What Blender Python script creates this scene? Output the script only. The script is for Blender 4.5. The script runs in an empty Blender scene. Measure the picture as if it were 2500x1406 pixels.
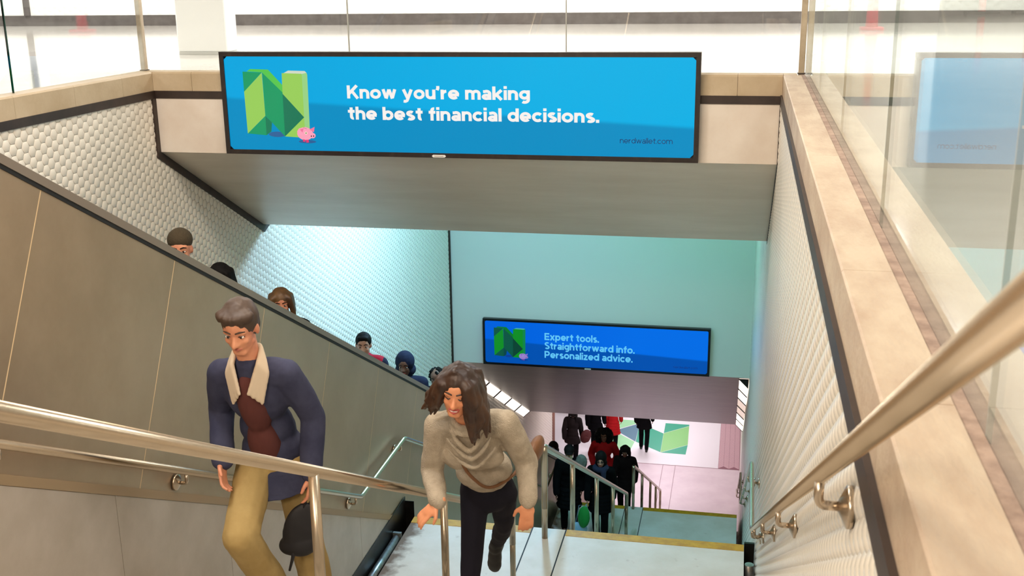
import bpy, bmesh, math, random
import numpy as np
from mathutils import Vector, Matrix, noise

S = bpy.context.scene
COL = bpy.data.collections.new('station')      # linked to the scene at the end
random.seed(7)

# ------------------------------------------------------------------ camera, world, lights, exposure
T = 0.5431353335542302                      # fall of the stairs per metre forward
cam_d = bpy.data.cameras.new('camera')
cam_d.sensor_width = 36.0
cam_d.lens = 39.457
cam_d.clip_start = 0.02
cam_d.clip_end = 200
cam_d.dof.use_dof = True
cam_d.dof.focus_distance = 9.0
cam_d.dof.aperture_fstop = 9.0
cam = bpy.data.objects.new('camera', cam_d)
COL.objects.link(cam)


def cam_matrix(yaw, pitch, roll):
    cy, sy, cp, sp, cr, sr = math.cos(yaw), math.sin(yaw), math.cos(pitch), math.sin(pitch), math.cos(roll), math.sin(roll)
    f = Vector((-sy * cp, cy * cp, -sp))
    r = Vector((cy, sy, 0))
    u = r.cross(f)
    r2 = cr * r + sr * u
    u2 = -sr * r + cr * u
    return Matrix((r2, u2, -f)).transposed().to_4x4()


cam.matrix_world = cam_matrix(0.20603, 0.27499, -0.01318)
S.camera = cam

S.view_settings.view_transform = 'Standard'
S.view_settings.look = 'None'
S.view_settings.exposure = 0.0
S.view_settings.gamma = 1.0
S.view_settings.use_curve_mapping = False
S.cycles.max_bounces = 8
S.cycles.transparent_max_bounces = 12
S.cycles.caustics_reflective = False
S.cycles.caustics_refractive = False
S.cycles.sample_clamp_indirect = 6.0

world = bpy.data.worlds.new('world')
S.world = world
world.use_nodes = True
world.node_tree.nodes['Background'].inputs[0].default_value = (1.0, 0.95, 0.9, 1)
world.node_tree.nodes['Background'].inputs[1].default_value = 0.03


def area(name, loc, target, size, power, colour, sy=None):
    d = bpy.data.lights.new(name, 'AREA')
    d.energy = power
    d.color = colour
    d.shape = 'RECTANGLE'
    d.size = size
    d.size_y = sy if sy else size
    o = bpy.data.objects.new(name, d)
    COL.objects.link(o)
    o.location = loc
    o.rotation_euler = (Vector(target) - Vector(loc)).to_track_quat('-Z', 'Y').to_euler()
    return o


# lamps on the ceiling of the concourse
for lx in (-14.5, -9.0, -3.5, 2.0, 7.5):
    for ly, e in ((18.5, 195), (13.0, 195), (4.5, 95), (-1.5, 95)):
        area('ceiling_lamp', (lx, ly, 2.5), (lx, ly, 0), 1.2, e, (1.0, 1.0, 1.0), 1.2)
# warm lamps over the stair opening, plus an added front fill
area('stair_warm_light', (-2.2, 1.2, 2.45), (-2.2, 4.5, -3), 1.6, 95, (1.0, 0.80, 0.58), 0.8)
area('stair_warm_light', (-2.0, -2.6, 1.9), (-2.1, 6.0, -3.2), 1.8, 165, (1.0, 0.85, 0.68), 0.8)  # added fill behind the camera, brightens people and walls from the front
area('stair_warm_light', (-2.2, 5.2, 2.45), (-2.2, 6.5, -3), 1.6, 115, (1.0, 0.84, 0.66), 0.8)
# coloured lamps hidden above the second soffit
area('chamber_lamp', (-2.5, 13.1, -1.36), (-4.6, 12.3, -4.2), 1.6, 275, (0.42, 0.72, 1.0), 0.18)
area('chamber_lamp', (-2.2, 14.6, -1.36), (-2.3, 15.8, -6), 1.6, 46, (0.12, 0.66, 0.95), 0.3)
area('chamber_lamp', (-0.5, 14.6, -1.36), (-0.6, 16.2, -6), 0.9, 44, (0.20, 1.0, 0.50), 0.3)
# lower hall
for ly in (27.0, 30.5, 34.0):
    area('hall_lamp', (-2.4, ly, -10.02), (-2.4, ly, -13), 2.2, 74, (1.0, 0.88, 0.97), 1.0)

# ------------------------------------------------------------------ materials


def lin(c):
    return tuple(((v / 255.0) / 12.92 if v / 255.0 <= 0.04045 else ((v / 255.0 + 0.055) / 1.055) ** 2.4) for v in c)


def mat(name, rgb, rough=0.6, metal=0.0, rgb2=None, nscale=4.0, bump=0.0, bscale=60.0, spec=0.5, contrast=(0.35, 0.65),
        stretch=None, aniso=0.0):
    m = bpy.data.materials.new(name)
    m.use_nodes = True
    nt = m.node_tree
    b = nt.nodes['Principled BSDF']
    b.inputs['Base Color'].default_value = (*lin(rgb), 1)
    b.inputs['Roughness'].default_value = rough
    b.inputs['Metallic'].default_value = metal
    b.inputs['Specular IOR Level'].default_value = spec
    tc = nt.nodes.new('ShaderNodeTexCoord')
    src = tc.outputs['Object']
    if stretch:
        mp = nt.nodes.new('ShaderNodeMapping')
        mp.inputs['Scale'].default_value = stretch
        nt.links.new(src, mp.inputs['Vector'])
        src = mp.outputs['Vector']
    if rgb2 is not None:
        n = nt.nodes.new('ShaderNodeTexNoise')
        n.inputs['Scale'].default_value = nscale
        n.inputs['Detail'].default_value = 6
        n.inputs['Roughness'].default_value = 0.62
        nt.links.new(src, n.inputs['Vector'])
        r = nt.nodes.new('ShaderNodeValToRGB')
        r.color_ramp.elements[0].position = contrast[0]
        r.color_ramp.elements[1].position = contrast[1]
        r.color_ramp.elements[0].color = (*lin(rgb), 1)
        r.color_ramp.elements[1].color = (*lin(rgb2), 1)
        nt.links.new(n.outputs['Fac'], r.inputs['Fac'])
        nt.links.new(r.outputs['Color'], b.inputs['Base Color'])
    if bump > 0:
        n = nt.nodes.new('ShaderNodeTexNoise')
        n.inputs['Scale'].default_value = bscale
        n.inputs['Detail'].default_value = 4
        nt.links.new(src, n.inputs['Vector'])
        bp = nt.nodes.new('ShaderNodeBump')
        bp.inputs['Strength'].default_value = bump
        bp.inputs['Distance'].default_value = 0.01
        nt.links.new(n.outputs['Fac'], bp.inputs['Height'])
        nt.links.new(bp.outputs['Normal'], b.inputs['Normal'])
    return m


def emit(name, rgb, strength=1.0, base=(10, 10, 10)):
    m = mat(name, base, 0.25)
    b = m.node_tree.nodes['Principled BSDF']
    b.inputs['Emission Color'].default_value = (*lin(rgb), 1)
    b.inputs['Emission Strength'].default_value = strength
    return m


def screen_mat(name, top, mid, low, strength):
    """picture shown on the screen: blue wall above a darker blue floor, a slanting line between them"""
    m = mat(name, (6, 8, 10), 0.35, spec=0.15)
    nt = m.node_tree
    b = nt.nodes['Principled BSDF']
    tc = nt.nodes.new('ShaderNodeTexCoord')
    sp = nt.nodes.new('ShaderNodeSeparateXYZ')
    nt.links.new(tc.outputs['Object'], sp.inputs[0])
    a = nt.nodes.new('ShaderNodeMath'); a.operation = 'MULTIPLY_ADD'     # z + .05 x
    nt.links.new(sp.outputs['X'], a.inputs[0]); a.inputs[1].default_value = 0.051
    nt.links.new(sp.outputs['Z'], a.inputs[2])
    mr = nt.nodes.new('ShaderNodeMapRange'); mr.interpolation_type = 'SMOOTHSTEP'
    mr.inputs['From Min'].default_value = 0.435; mr.inputs['From Max'].default_value = 0.475
    nt.links.new(a.outputs[0], mr.inputs['Value'])
    mx = nt.nodes.new('ShaderNodeMix'); mx.data_type = 'RGBA'
    nt.links.new(mr.outputs[0], mx.inputs[0])
    mx.inputs[6].default_value = (*lin(low), 1)
    g = nt.nodes.new('ShaderNodeMapRange')
    g.inputs['From Min'].default_value = 0.3; g.inputs['From Max'].default_value = 2.6
    nt.links.new(sp.outputs['X'], g.inputs['Value'])
    mx2 = nt.nodes.new('ShaderNodeMix'); mx2.data_type = 'RGBA'
    nt.links.new(g.outputs[0], mx2.inputs[0])
    mx2.inputs[6].default_value = (*lin(top), 1)
    mx2.inputs[7].default_value = (*lin(mid), 1)
    nt.links.new(mx2.outputs[2], mx.inputs[7])
    nt.links.new(mx.outputs[2], b.inputs['Emission Color'])
    b.inputs['Emission Strength'].default_value = strength
    return m


def glass_mat(name, tint, ior=1.5, boost=1.0, haze=0.0):
    m = bpy.data.materials.new(name)
    m.use_nodes = True
    nt = m.node_tree
    nt.nodes.clear()
    out = nt.nodes.new('ShaderNodeOutputMaterial')
    tr = nt.nodes.new('ShaderNodeBsdfTransparent')
    tr.inputs[0].default_value = (*tint, 1)
    gl = nt.nodes.new('ShaderNodeBsdfGlossy')
    gl.inputs['Roughness'].default_value = 0.015
    gl.inputs['Color'].default_value = (0.95, 1, 0.98, 1)
    fr = nt.nodes.new('ShaderNodeFresnel')
    geo = nt.nodes.new('ShaderNodeNewGeometry')
    io = nt.nodes.new('ShaderNodeMapRange')          # leaving faces of the thin pane reflect like entering ones
    io.inputs['To Min'].default_value = ior
    io.inputs['To Max'].default_value = 1.0 / ior
    nt.links.new(geo.outputs['Backfacing'], io.inputs['Value'])
    nt.links.new(io.outputs[0], fr.inputs['IOR'])
    mu = nt.nodes.new('ShaderNodeMath'); mu.operation = 'MULTIPLY'; mu.use_clamp = True
    mu.inputs[1].default_value = boost
    nt.links.new(fr.outputs[0], mu.inputs[0])
    mix = nt.nodes.new('ShaderNodeMixShader')
    nt.links.new(mu.outputs[0], mix.inputs[0])
    nt.links.new(tr.outputs[0], mix.inputs[1])
    nt.links.new(gl.outputs[0], mix.inputs[2])
    last = mix.outputs[0]
    if haze > 0:
        df = nt.nodes.new('ShaderNodeBsdfDiffuse')
        df.inputs[0].default_value = (0.8, 0.82, 0.8, 1)
        m2 = nt.nodes.new('ShaderNodeMixShader')
        m2.inputs[0].default_value = haze
        nt.links.new(last, m2.inputs[1])
        nt.links.new(df.outputs[0], m2.inputs[2])
        last = m2.outputs[0]
    nt.links.new(last, out.inputs[0])
    return m


M = {}
M['stone'] = mat('curb_stone', (200, 180, 150), 0.55, rgb2=(184, 162, 130), nscale=3.0, bump=0.15, bscale=40)
M['stone_top'] = mat('curb_stone_top', (204, 184, 158), 0.5, rgb2=(172, 142, 116), nscale=5.5, bump=0.3, bscale=55, contrast=(0.38, 0.78), stretch=(1.6, 0.55, 1.0))
M['caulk'] = mat('caulk', (182, 156, 138), 0.8, rgb2=(146, 122, 108), nscale=14, bump=0.5, bscale=40)
M['black'] = mat('black_trim', (46, 34, 28), 0.5, rgb2=(60, 46, 39), nscale=7)
M['cream'] = mat('cream_panel', (232, 220, 206), 0.5, rgb2=(222, 206, 190), nscale=3)
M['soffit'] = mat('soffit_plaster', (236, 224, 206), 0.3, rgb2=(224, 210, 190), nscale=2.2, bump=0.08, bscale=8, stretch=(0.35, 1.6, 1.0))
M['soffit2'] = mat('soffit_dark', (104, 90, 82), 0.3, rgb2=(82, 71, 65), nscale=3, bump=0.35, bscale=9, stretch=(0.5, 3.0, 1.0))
M['plaster'] = mat('white_plaster', (228, 226, 220), 0.45)
M['tile'] = mat('glazed_tile', (232, 224, 210), 0.22, spec=0.5)
M['grout'] = mat('grout', (184, 174, 158), 0.8)
M['hall_wall'] = mat('hall_wall_tile', (236, 234, 230), 0.35)
M['base'] = mat('baseboard', (78, 72, 70), 0.4, rgb2=(96, 90, 88), nscale=5)
M['hall_floor'] = mat('hall_floor_terrazzo', (216, 211, 204), 0.09, rgb2=(206, 200, 191), nscale=1.2, spec=0.6)
M['steel'] = mat('brushed_steel', (190, 168, 142), 0.38, 0.70, rgb2=(176, 154, 128), nscale=1.5, bump=0.02, bscale=300)
M['steel_cap'] = mat('cap_steel', (150, 136, 122), 0.42, 0.5)
M['black_gap'] = mat('black_gap', (12, 11, 11), 0.6)
M['rail'] = mat('rail_steel', (192, 176, 154), 0.27, 1.0, bump=0.03, bscale=120, stretch=(8, 1, 1))
M['bracket'] = mat('bracket_steel', (196, 180, 160), 0.27, 1.0, bump=0.04, bscale=200)
M['stringer'] = mat('stringer_stone', (190, 178, 164), 0.36, rgb2=(174, 162, 146), nscale=3)
M['strip'] = mat('stringer_strip', (160, 136, 104), 0.45)
M['landing'] = mat('landing_terrazzo', (226, 224, 218), 0.5, rgb2=(212, 208, 198), nscale=2.2, bump=0.1, bscale=120)
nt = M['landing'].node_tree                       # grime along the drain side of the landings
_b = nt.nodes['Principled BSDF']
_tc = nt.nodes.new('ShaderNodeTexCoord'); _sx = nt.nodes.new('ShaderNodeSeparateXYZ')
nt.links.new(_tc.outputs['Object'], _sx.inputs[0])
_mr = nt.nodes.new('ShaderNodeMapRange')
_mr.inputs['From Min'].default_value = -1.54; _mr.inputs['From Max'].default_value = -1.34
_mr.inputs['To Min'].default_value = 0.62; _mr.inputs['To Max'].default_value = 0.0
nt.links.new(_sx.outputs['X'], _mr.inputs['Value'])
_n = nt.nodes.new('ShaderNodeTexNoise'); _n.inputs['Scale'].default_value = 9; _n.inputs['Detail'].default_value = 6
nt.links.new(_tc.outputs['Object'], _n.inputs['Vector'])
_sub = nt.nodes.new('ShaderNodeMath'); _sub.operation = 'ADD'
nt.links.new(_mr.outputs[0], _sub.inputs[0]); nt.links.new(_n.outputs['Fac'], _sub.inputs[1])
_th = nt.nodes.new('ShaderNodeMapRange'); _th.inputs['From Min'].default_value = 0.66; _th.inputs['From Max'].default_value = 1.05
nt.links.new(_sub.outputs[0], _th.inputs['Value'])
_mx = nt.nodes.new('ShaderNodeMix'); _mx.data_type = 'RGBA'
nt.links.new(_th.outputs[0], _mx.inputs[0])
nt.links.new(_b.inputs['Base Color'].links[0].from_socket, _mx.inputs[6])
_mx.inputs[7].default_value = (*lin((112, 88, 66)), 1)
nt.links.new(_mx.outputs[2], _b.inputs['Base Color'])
M['joint'] = mat('joint', (36, 38, 42), 0.7)
M['yellow'] = mat('nosing_yellow', (206, 160, 30), 0.55, rgb2=(180, 132, 26), nscale=12)
M['tread'] = mat('tread_stone', (200, 194, 184), 0.5, rgb2=(184, 176, 164), nscale=5)
M['pinkfloor'] = mat('lower_floor', (232, 218, 222), 0.4, rgb2=(222, 206, 212), nscale=2)
M['decal_w'] = mat('decal_white', (245, 244, 246), 0.35)
M['dteal'] = mat('decal_teal', (0, 168, 132), 0.35)
M['dgreen'] = mat('decal_green', (134, 208, 120), 0.35)
M['dblue'] = mat('decal_slate', (78, 128, 150), 0.35)
M['dpale'] = mat('decal_pale', (158, 226, 168), 0.35)
M['gutter'] = mat('gutter_plate', (58, 54, 50), 0.35, 0.8, rgb2=(40, 36, 34), nscale=6)
M['pipe'] = mat('galvanised_pipe', (170, 172, 176), 0.38, 0.9, rgb2=(120, 112, 104), nscale=9)
M['frame'] = mat('screen_frame', (38, 30, 28), 0.35, rgb2=(58, 48, 42), nscale=16, contrast=(0.5, 0.8))
M['frame2'] = mat('screen_frame_dark', (14, 14, 18), 0.3)
M['white_badge'] = mat('white_badge', (230, 226, 222), 0.4)
M['glass'] = glass_mat('clear_glass', (0.985, 0.995, 0.985), 1.5, 1.15)
M['glass_r'] = glass_mat('clear_glass_side', (0.97, 0.985, 0.97), 1.5, 1.0, 0.05)
M['glass_edge'] = mat('glass_edge', (20, 70, 60), 0.2)
M['seal_pale'] = mat('seal_pale', (172, 172, 164), 0.5)
M['post'] = mat('post_bronze', (206, 192, 168), 0.35, 0.5, rgb2=(176, 160, 136), nscale=5)
M['column'] = mat('white_column', (240, 242, 240), 0.5)
M['orange'] = mat('orange_plastic', (238, 70, 52), 0.5)
M['pinkred'] = mat('red_plastic', (236, 62, 84), 0.5)
M['rubber'] = mat('black_rubber', (70, 68, 66), 0.6)
M['lamp'] = emit('lamp_panel', (255, 240, 226), 2.2)
M['belt'] = mat('handrail_belt', (22, 22, 24), 0.4)
M['step'] = mat('escalator_step', (120, 120, 122), 0.4, 0.8)
# people
M['skin_w'] = mat('skin_warm', (232, 160, 118), 0.5, rgb2=(224, 146, 104), nscale=9)
M['skin_m'] = mat('skin_rosy', (226, 156, 118), 0.5, rgb2=(210, 136, 104), nscale=9)
M['skin_t'] = mat('skin_tan', (196, 150, 126), 0.5)
M['skin_d'] = mat('skin_brown', (120, 82, 64), 0.5)
M['lips'] = mat('lips', (196, 84, 80), 0.4)
M['teeth'] = mat('teeth', (240, 232, 222), 0.3)
M['eye'] = mat('eye_dark', (38, 26, 22), 0.3)
M['hair_br'] = mat('hair_brown', (46, 27, 18), 0.42, rgb2=(96, 60, 30), nscale=3.5, contrast=(0.45, 0.8))
M['hair_dk'] = mat('hair_dark', (16, 12, 11), 0.7, spec=0.15)
M['hair_lb'] = mat('hair_light_brown', (70, 48, 30), 0.5, rgb2=(128, 92, 52), nscale=6)
M['hair_man'] = mat('hair_short_brown', (72, 54, 42), 0.55)
M['beanie'] = mat('beanie_olive', (66, 54, 34), 0.9, bump=0.6, bscale=90)
M['sweater'] = mat('sweater_knit', (190, 176, 156), 0.95, rgb2=(170, 156, 136), nscale=18, bump=0.6, bscale=150, spec=0.15)
M['navy_trousers'] = mat('dark_trousers', (24, 22, 32), 0.8, spec=0.2)
M['khaki'] = mat('khaki', (176, 150, 98), 0.85, rgb2=(160, 134, 84), nscale=7, spec=0.2)
M['jacket'] = mat('jacket_navy', (66, 68, 90), 0.85, rgb2=(54, 56, 78), nscale=10, spec=0.2)
M['maroon'] = mat('maroon_knit', (92, 52, 48), 0.9, spec=0.2)
M['collar'] = mat('collar_light', (206, 186, 160), 0.85)
M['shoe_red'] = mat('shoe_leather', (96, 40, 30), 0.4)
M['shoe_bk'] = mat('shoe_black', (20, 18, 18), 0.45)
M['bag_bk'] = mat('bag_black', (24, 22, 26), 0.6)
M['bag_tan'] = mat('bag_brown', (120, 78, 44), 0.5)
M['blackcoat'] = mat('coat_black', (10, 10, 12), 0.9, spec=0.08)
M['brownblack'] = mat('coat_brown_black', (20, 13, 13), 0.85, spec=0.2)
M['redcoat'] = mat('coat_red', (176, 22, 26), 0.8, spec=0.2)
M['redvest'] = mat('vest_red', (168, 18, 44), 0.8, spec=0.2)
M['navycoat'] = mat('coat_navy', (30, 34, 56), 0.85, spec=0.2)
M['bluescarf'] = mat('scarf_blue', (26, 30, 56), 0.9)
M['darkred'] = mat('bag_dark_red', (70, 14, 14), 0.7)
M['greenbag'] = mat('bag_green', (26, 150, 62), 0.6)
M['bluebag'] = mat('bag_pale_blue', (150, 196, 226), 0.6)
M['mask'] = mat('mask_cream', (196, 184, 150), 0.8)
M['greyfur'] = mat('fur_grey', (104, 112, 104), 0.95, bump=0.8, bscale=60)
M['jeans'] = mat('jeans_navy', (34, 40, 74), 0.85)

# ------------------------------------------------------------------ object helpers


def tag(o, label=None, cat=None, group=None, kind=None):
    if label: o['label'] = label
    if cat: o['category'] = cat
    if group: o['group'] = group
    if kind: o['kind'] = kind
    return o


def empty(name, loc, label, cat, group=None):
    o = bpy.data.objects.new(name, None)
    COL.objects.link(o)
    o.location = loc
    o.empty_display_size = 0.1
    return tag(o, label, cat, group)


class MB:
    """collects shapes (world coordinates) and links them as one mesh object"""

    def __init__(self):
        self.v = []; self.f = []; self.m = []; self.s = []

    def add(self, vs, fs, mi=0, smooth=False):
        n = len(self.v)
        self.v += [tuple(map(float, p)) for p in vs]
        for f in fs:
            self.f.append(tuple(i + n for i in f)); self.m.append(mi); self.s.append(smooth)
        return self

    def box(self, x0, x1, y0, y1, z0, z1, mi=0):
        vs = [(x, y, z) for z in (z0, z1) for y in (y0, y1) for x in (x0, x1)]
        return self.add(vs, [(0, 2, 3, 1), (4, 5, 7, 6), (0, 1, 5, 4), (2, 6, 7, 3), (0, 4, 6, 2), (1, 3, 7, 5)], mi)

    def prism_x(self, prof, x0, x1, mi=0):
        """profile of (y, z) points extruded along x"""
        n = len(prof)
        vs = [(x0, y, z) for y, z in prof] + [(x1, y, z) for y, z in prof]
        fs = [tuple(range(n)), tuple(range(2 * n - 1, n - 1, -1))]
        fs += [(i, i + n, (i + 1) % n + n, (i + 1) % n) for i in range(n)]
        return self.add(vs, fs, mi)

    def prism_y(self, prof, y0, y1, mi=0):
        n = len(prof)
        vs = [(x, y0, z) for x, z in prof] + [(x, y1, z) for x, z in prof]
        fs = [tuple(range(n)), tuple(range(2 * n - 1, n - 1, -1))]
        fs += [(i, i + n, (i + 1) % n + n, (i + 1) % n) for i in range(n)]
        return self.add(vs, fs, mi)

    def prism_z(self, prof, z0, z1, mi=0):
        n = len(prof)
        vs = [(x, y, z0) for x, y in prof] + [(x, y, z1) for x, y in prof]
        fs = [tuple(range(n)), tuple(range(2 * n - 1, n - 1, -1))]
        fs += [(i, i + n, (i + 1) % n + n, (i + 1) % n) for i in range(n)]
        return self.add(vs, fs, mi)

    def tube(self, pts, r, seg=16, mi=0, cap=True):
        """round bar along a polyline; r a number or one per point"""
        pts = [Vector(p) for p in pts]
        rs = r if isinstance(r, (list, tuple)) else [r] * len(pts)
        vs = []; fs = []
        prev = None
        for i, p in enumerate(pts):
            d = (pts[min(i + 1, len(pts) - 1)] - pts[max(i - 1, 0)]).normalized()
            a = prev if prev else (Vector((0, 0, 1)) if abs(d.z) < 0.9 else Vector((1, 0, 0)))
            u = (a - d * a.dot(d)).normalized(); w = d.cross(u)
            prev = u
            for k in range(seg):
                t = 2 * math.pi * k / seg
                vs.append(p + rs[i] * (math.cos(t) * u + math.sin(t) * w))
        for i in range(len(pts) - 1):
            for k in range(seg):
                a, b = i * seg + k, i * seg + (k + 1) % seg
                fs.append((a, b, b + seg, a + seg))
        self.add(vs, fs, mi, True)
        if cap:
            n = len(self.v) - len(vs)
            self.f.append(tuple(n + k for k in range(seg))[::-1]); self.m.append(mi); self.s.append(False)
            e = n + (len(pts) - 1) * seg
            self.f.append(tuple(e + k for k in range(seg))); self.m.append(mi); self.s.append(False)
        return self

    def build(self, name, mats, parent=None, origin=None, bevel=0.0):
        if not isinstance(mats, (list, tuple)): mats = [mats]
        org = Vector(origin) if origin else (Vector(parent_loc(parent)) if parent else Vector((0, 0, 0)))
        me = bpy.data.meshes.new(name)
        me.from_pydata([tuple(Vector(p) - org) for p in self.v], [], self.f)
        for m in mats: me.materials.append(m)
        me.polygons.foreach_set('material_index', self.m)
        me.polygons.foreach_set('use_smooth', self.s)
        me.update()
        bm = bmesh.new(); bm.from_mesh(me)
        bmesh.ops.recalc_face_normals(bm, faces=bm.faces)
        bm.to_mesh(me); bm.free()
        o = bpy.data.objects.new(name, me)
        COL.objects.link(o)
        if parent:
            o.parent = parent
            o.location = org - Vector(parent_loc(parent))
        else:
            o.location = org
        if bevel:
            bv = o.modifiers.new('bevel', 'BEVEL'); bv.width = bevel; bv.segments = 2; bv.limit_method = 'ANGLE'
            bv.angle_limit = math.radians(50)
        return o


def parent_loc(o):
    p = Vector((0, 0, 0))
    while o:
        p = p + Vector(o.location); o = o.parent
    return p


def struct(o, label, cat):
    return tag(o, label, cat, kind='structure')


def round_path(pts, r, n=6):
    """fillet the corners of a polyline"""
    pts = [Vector(p) for p in pts]
    out = [pts[0]]
    for i in range(1, len(pts) - 1):
        a, b, c = pts[i - 1], pts[i], pts[i + 1]
        d = min(r, (a - b).length * 0.45, (c - b).length * 0.45)
        p0 = b + (a - b).normalized() * d; p1 = b + (c - b).normalized() * d
        for k in range(n + 1):
            t = k / n
            out.append(p0 * (1 - t) ** 2 + b * 2 * t * (1 - t) + p1 * t * t)
    out.append(pts[-1])
    return out


# ------------------------------------------------------------------ measures
XR, XL = 0.263, -4.797              # tiled side walls
XS = -3.03                          # face of the steel escalator side
Y1, ZCURB, ZTRIM, ZF1 = 8.58, -0.759, -0.974, -1.42
YB, ZB = 10.49, -2.46               # back edge of the upper soffit
Y2, ZF2 = 17.8, -6.50               # lower fascia
Y3, ZB3 = 24.13, -9.94              # back edge of the lower soffit
ZUP, ZL1, ZL2, ZLOW = -0.95, -5.0, -9.107, -13.1
XC = -1.634                         # railing in the middle of the stairs
SX0, SX1 = -2.93, 0.155             # sides of the stairs
XG = 0.42                           # right glass

# ------------------------------------------------------------------ setting: concourse
mb = MB()
mb.box(-19, -4.86, -7, 27, -1.25, ZUP)
mb.box(0.40, 12, -7, 27, -1.25, ZUP)
mb.box(-4.86, 0.40, 8.72, 27, -1.25, ZUP)
mb.box(-4.86, 0.40, -7, 0.515, -1.25, ZUP)
struct(mb.build('floor', M['hall_floor']), 'polished pale concourse floor seen through the glass', 'floor')

mb = MB()
mb.box(-19, 3.2, 21.0, 21.2, -0.745, 2.6)
mb.box(3.0, 3.2, 21.2, 27, -0.745, 2.6)
mb.box(3.2, 12, 27, 27.2, -0.745, 2.6)
struct(mb.build('wall_far', M['hall_wall']), 'white tiled far wall of the concourse above its dark baseboard', 'wall')
mb = MB()
mb.box(-19, 3.21, 20.985, 21.2, ZUP, -0.745)
mb.box(3.2, 3.215, 21.2, 27, ZUP, -0.745)
mb.box(3.2, 12, 26.985, 27.2, ZUP, -0.745)
struct(mb.build('baseboard_far', M['base']), 'dark grey baseboard of the far concourse wall', 'baseboard')
# raised tiles of the far wall (rounded studs in a hexagonal pattern)
mb = MB()
for i in range(150):
    for j in range(4):
        x = -14.2 + i * 0.115
        z = -0.69 + j * 0.13 + (0.065 if i % 2 else 0)
        if x > 3.0: continue
        ring = [(x + 0.05 * math.cos(a), 20.999, z + 0.055 * math.sin(a)) for a in [k * math.pi / 3 for k in range(6)]]
        mb.add(ring + [(x, 20.982, z)], [(k, (k + 1) % 6, 6) for k in range(6)], 0, True)
struct(mb.build('wall_far_tiles', M['hall_wall']), 'raised white hexagon studs on the far concourse wall', 'wall')
mb = MB(); mb.box(-14.42, -14.30, 20.95, 21.0, -0.745, 2.6)
struct(mb.build('trim_1', M['base']), 'dark vertical strip on the far concourse wall', 'trim')
mb = MB()
mb.box(-19.2, -19, -7, 27, ZUP, 2.6); mb.build('wall_left_concourse', M['hall_wall'])
struct(bpy.data.objects['wall_left_concourse'], 'white left wall of the concourse', 'wall')
mb = MB(); mb.box(12, 12.2, -7, 27, ZUP, 2.6)
struct(mb.build('wall_right_concourse', M['hall_wall']), 'white right wall of the concourse', 'wall')
mb = MB(); mb.box(-19, 12, -7.2, -7, ZUP, 2.6)
struct(mb.build('wall_near', mat('near_wall', (170, 150, 128), 0.6)), 'beige wall behind the top of the stairs', 'wall')
mb = MB(); mb.box(-19.2, 12.2, -7.2, 27.2, 2.6, 2.8)
struct(mb.build('ceiling', mat('hall_ceiling', (214, 208, 200), 0.7)), 'pale concourse ceiling', 'ceiling')

# white square column standing on the concourse
col = empty('column', (-6.49, 13.4, ZUP), 'broad white square column standing on the concourse floor behind the glass', 'column')
mb = MB(); mb.box(-6.94, -6.27, 13.1, 13.4, ZUP + 0.04, 2.6); mb.build('shaft', M['column'], col, bevel=0.02)
mb = MB(); mb.box(-6.93, -6.28, 13.11, 13.39, ZUP, ZUP + 0.04); mb.build('base', mat('column_base', (206, 208, 204), 0.5), col)

# delineators on the concourse


def delineator(x, y, h, r0, r1, colour, label, base):
    t = empty('delineator_post', (x, y, ZUP), label, 'safety post', 'plastic safety posts on the concourse')
    mb = MB()
    n = 8
    mb.tube([(x, y, ZUP + 0.05 + (h - 0.05) * k / n) for k in range(n + 1)], [r0 + (r1 - r0) * k / n for k in range(n + 1)], 20)
    mb.build('post', colour, t)
    mb = MB(); mb.tube([(x, y, ZUP + h * 0.62), (x, y, ZUP + h * 0.76)], [r0 + (r1 - r0) * 0.62 + 0.002, r0 + (r1 - r0) * 0.76 + 0.002], 20)
    mb.build('reflective_band', M['white_badge'], t)
    mb = MB()
    if base == 'wide':
        mb.box(x - 0.32, x + 0.32, y - 0.2, y + 0.2, ZUP, ZUP + 0.055)
    else:
        mb.box(x - 0.17, x + 0.17, y - 0.17, y + 0.17, ZUP, ZUP + 0.05)
    mb.build('base', M['rubber'] if base == 'wide' else colour, t, bevel=0.012)
    mb = MB(); mb.tube([(x, y, ZUP + h), (x, y, ZUP + h + 0.03)], [r1 * 0.8, r1 * 0.5], 16); mb.build('handle', colour, t)
    return t


delineator(1.86, 18.6, 1.05, 0.095, 0.05, M['pinkred'], 'pinkish red tapering safety cone seen through the right glass', 'cone')
delineator(4.58, 24.7, 1.05, 0.075, 0.06, M['orange'], 'orange safety post with a wide dark base, nearer of two to the red cone', 'wide')
delineator(5.50, 24.7, 1.05, 0.075, 0.06, M['orange'], 'orange safety post with a wide dark base at the edge of the photo', 'wide')

# ------------------------------------------------------------------ curbs around the opening
mb = MB()
yl = [-1.0, 1.2, 2.0, 2.94, 4.85, 6.7, 8.58]
for a, b in zip(yl[:-1], yl[1:]):
    mb.prism_y([(XR, -0.905), (XR, ZCURB - 0.005), (XR + 0.005, ZCURB), (XG - 0.030, ZCURB), (XG - 0.030, -0.905)], a + 0.0015, b - 0.0015)
mb.box(XR + 0.006, XG - 0.031, -1, 8.57, -0.90, ZCURB - 0.005, 1)
struct(mb.build('trim_2', [M['stone_top'], M['caulk']]), 'worn pinkish beige stone curb along the right of the stairwell', 'curb')
mb = MB()
mb.box(XG - 0.030, XG - 0.001, -1.0, 8.72, -0.95, ZCURB - 0.004)
mb.box(XG + 0.012, XG + 0.06, -1.0, 8.72, -0.95, ZCURB - 0.03)
mb.box(XG - 0.001, XG + 0.012, -1.0, 8.72, -0.95, ZCURB - 0.020)
struct(mb.build('trim_3', M['caulk']), 'brown crumbling sealant channel under the right glass', 'glass channel')
mb = MB()
yl = [-1, 1.4, 4.0, 6.74, 7.45, 8.11, 8.58]
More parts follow.
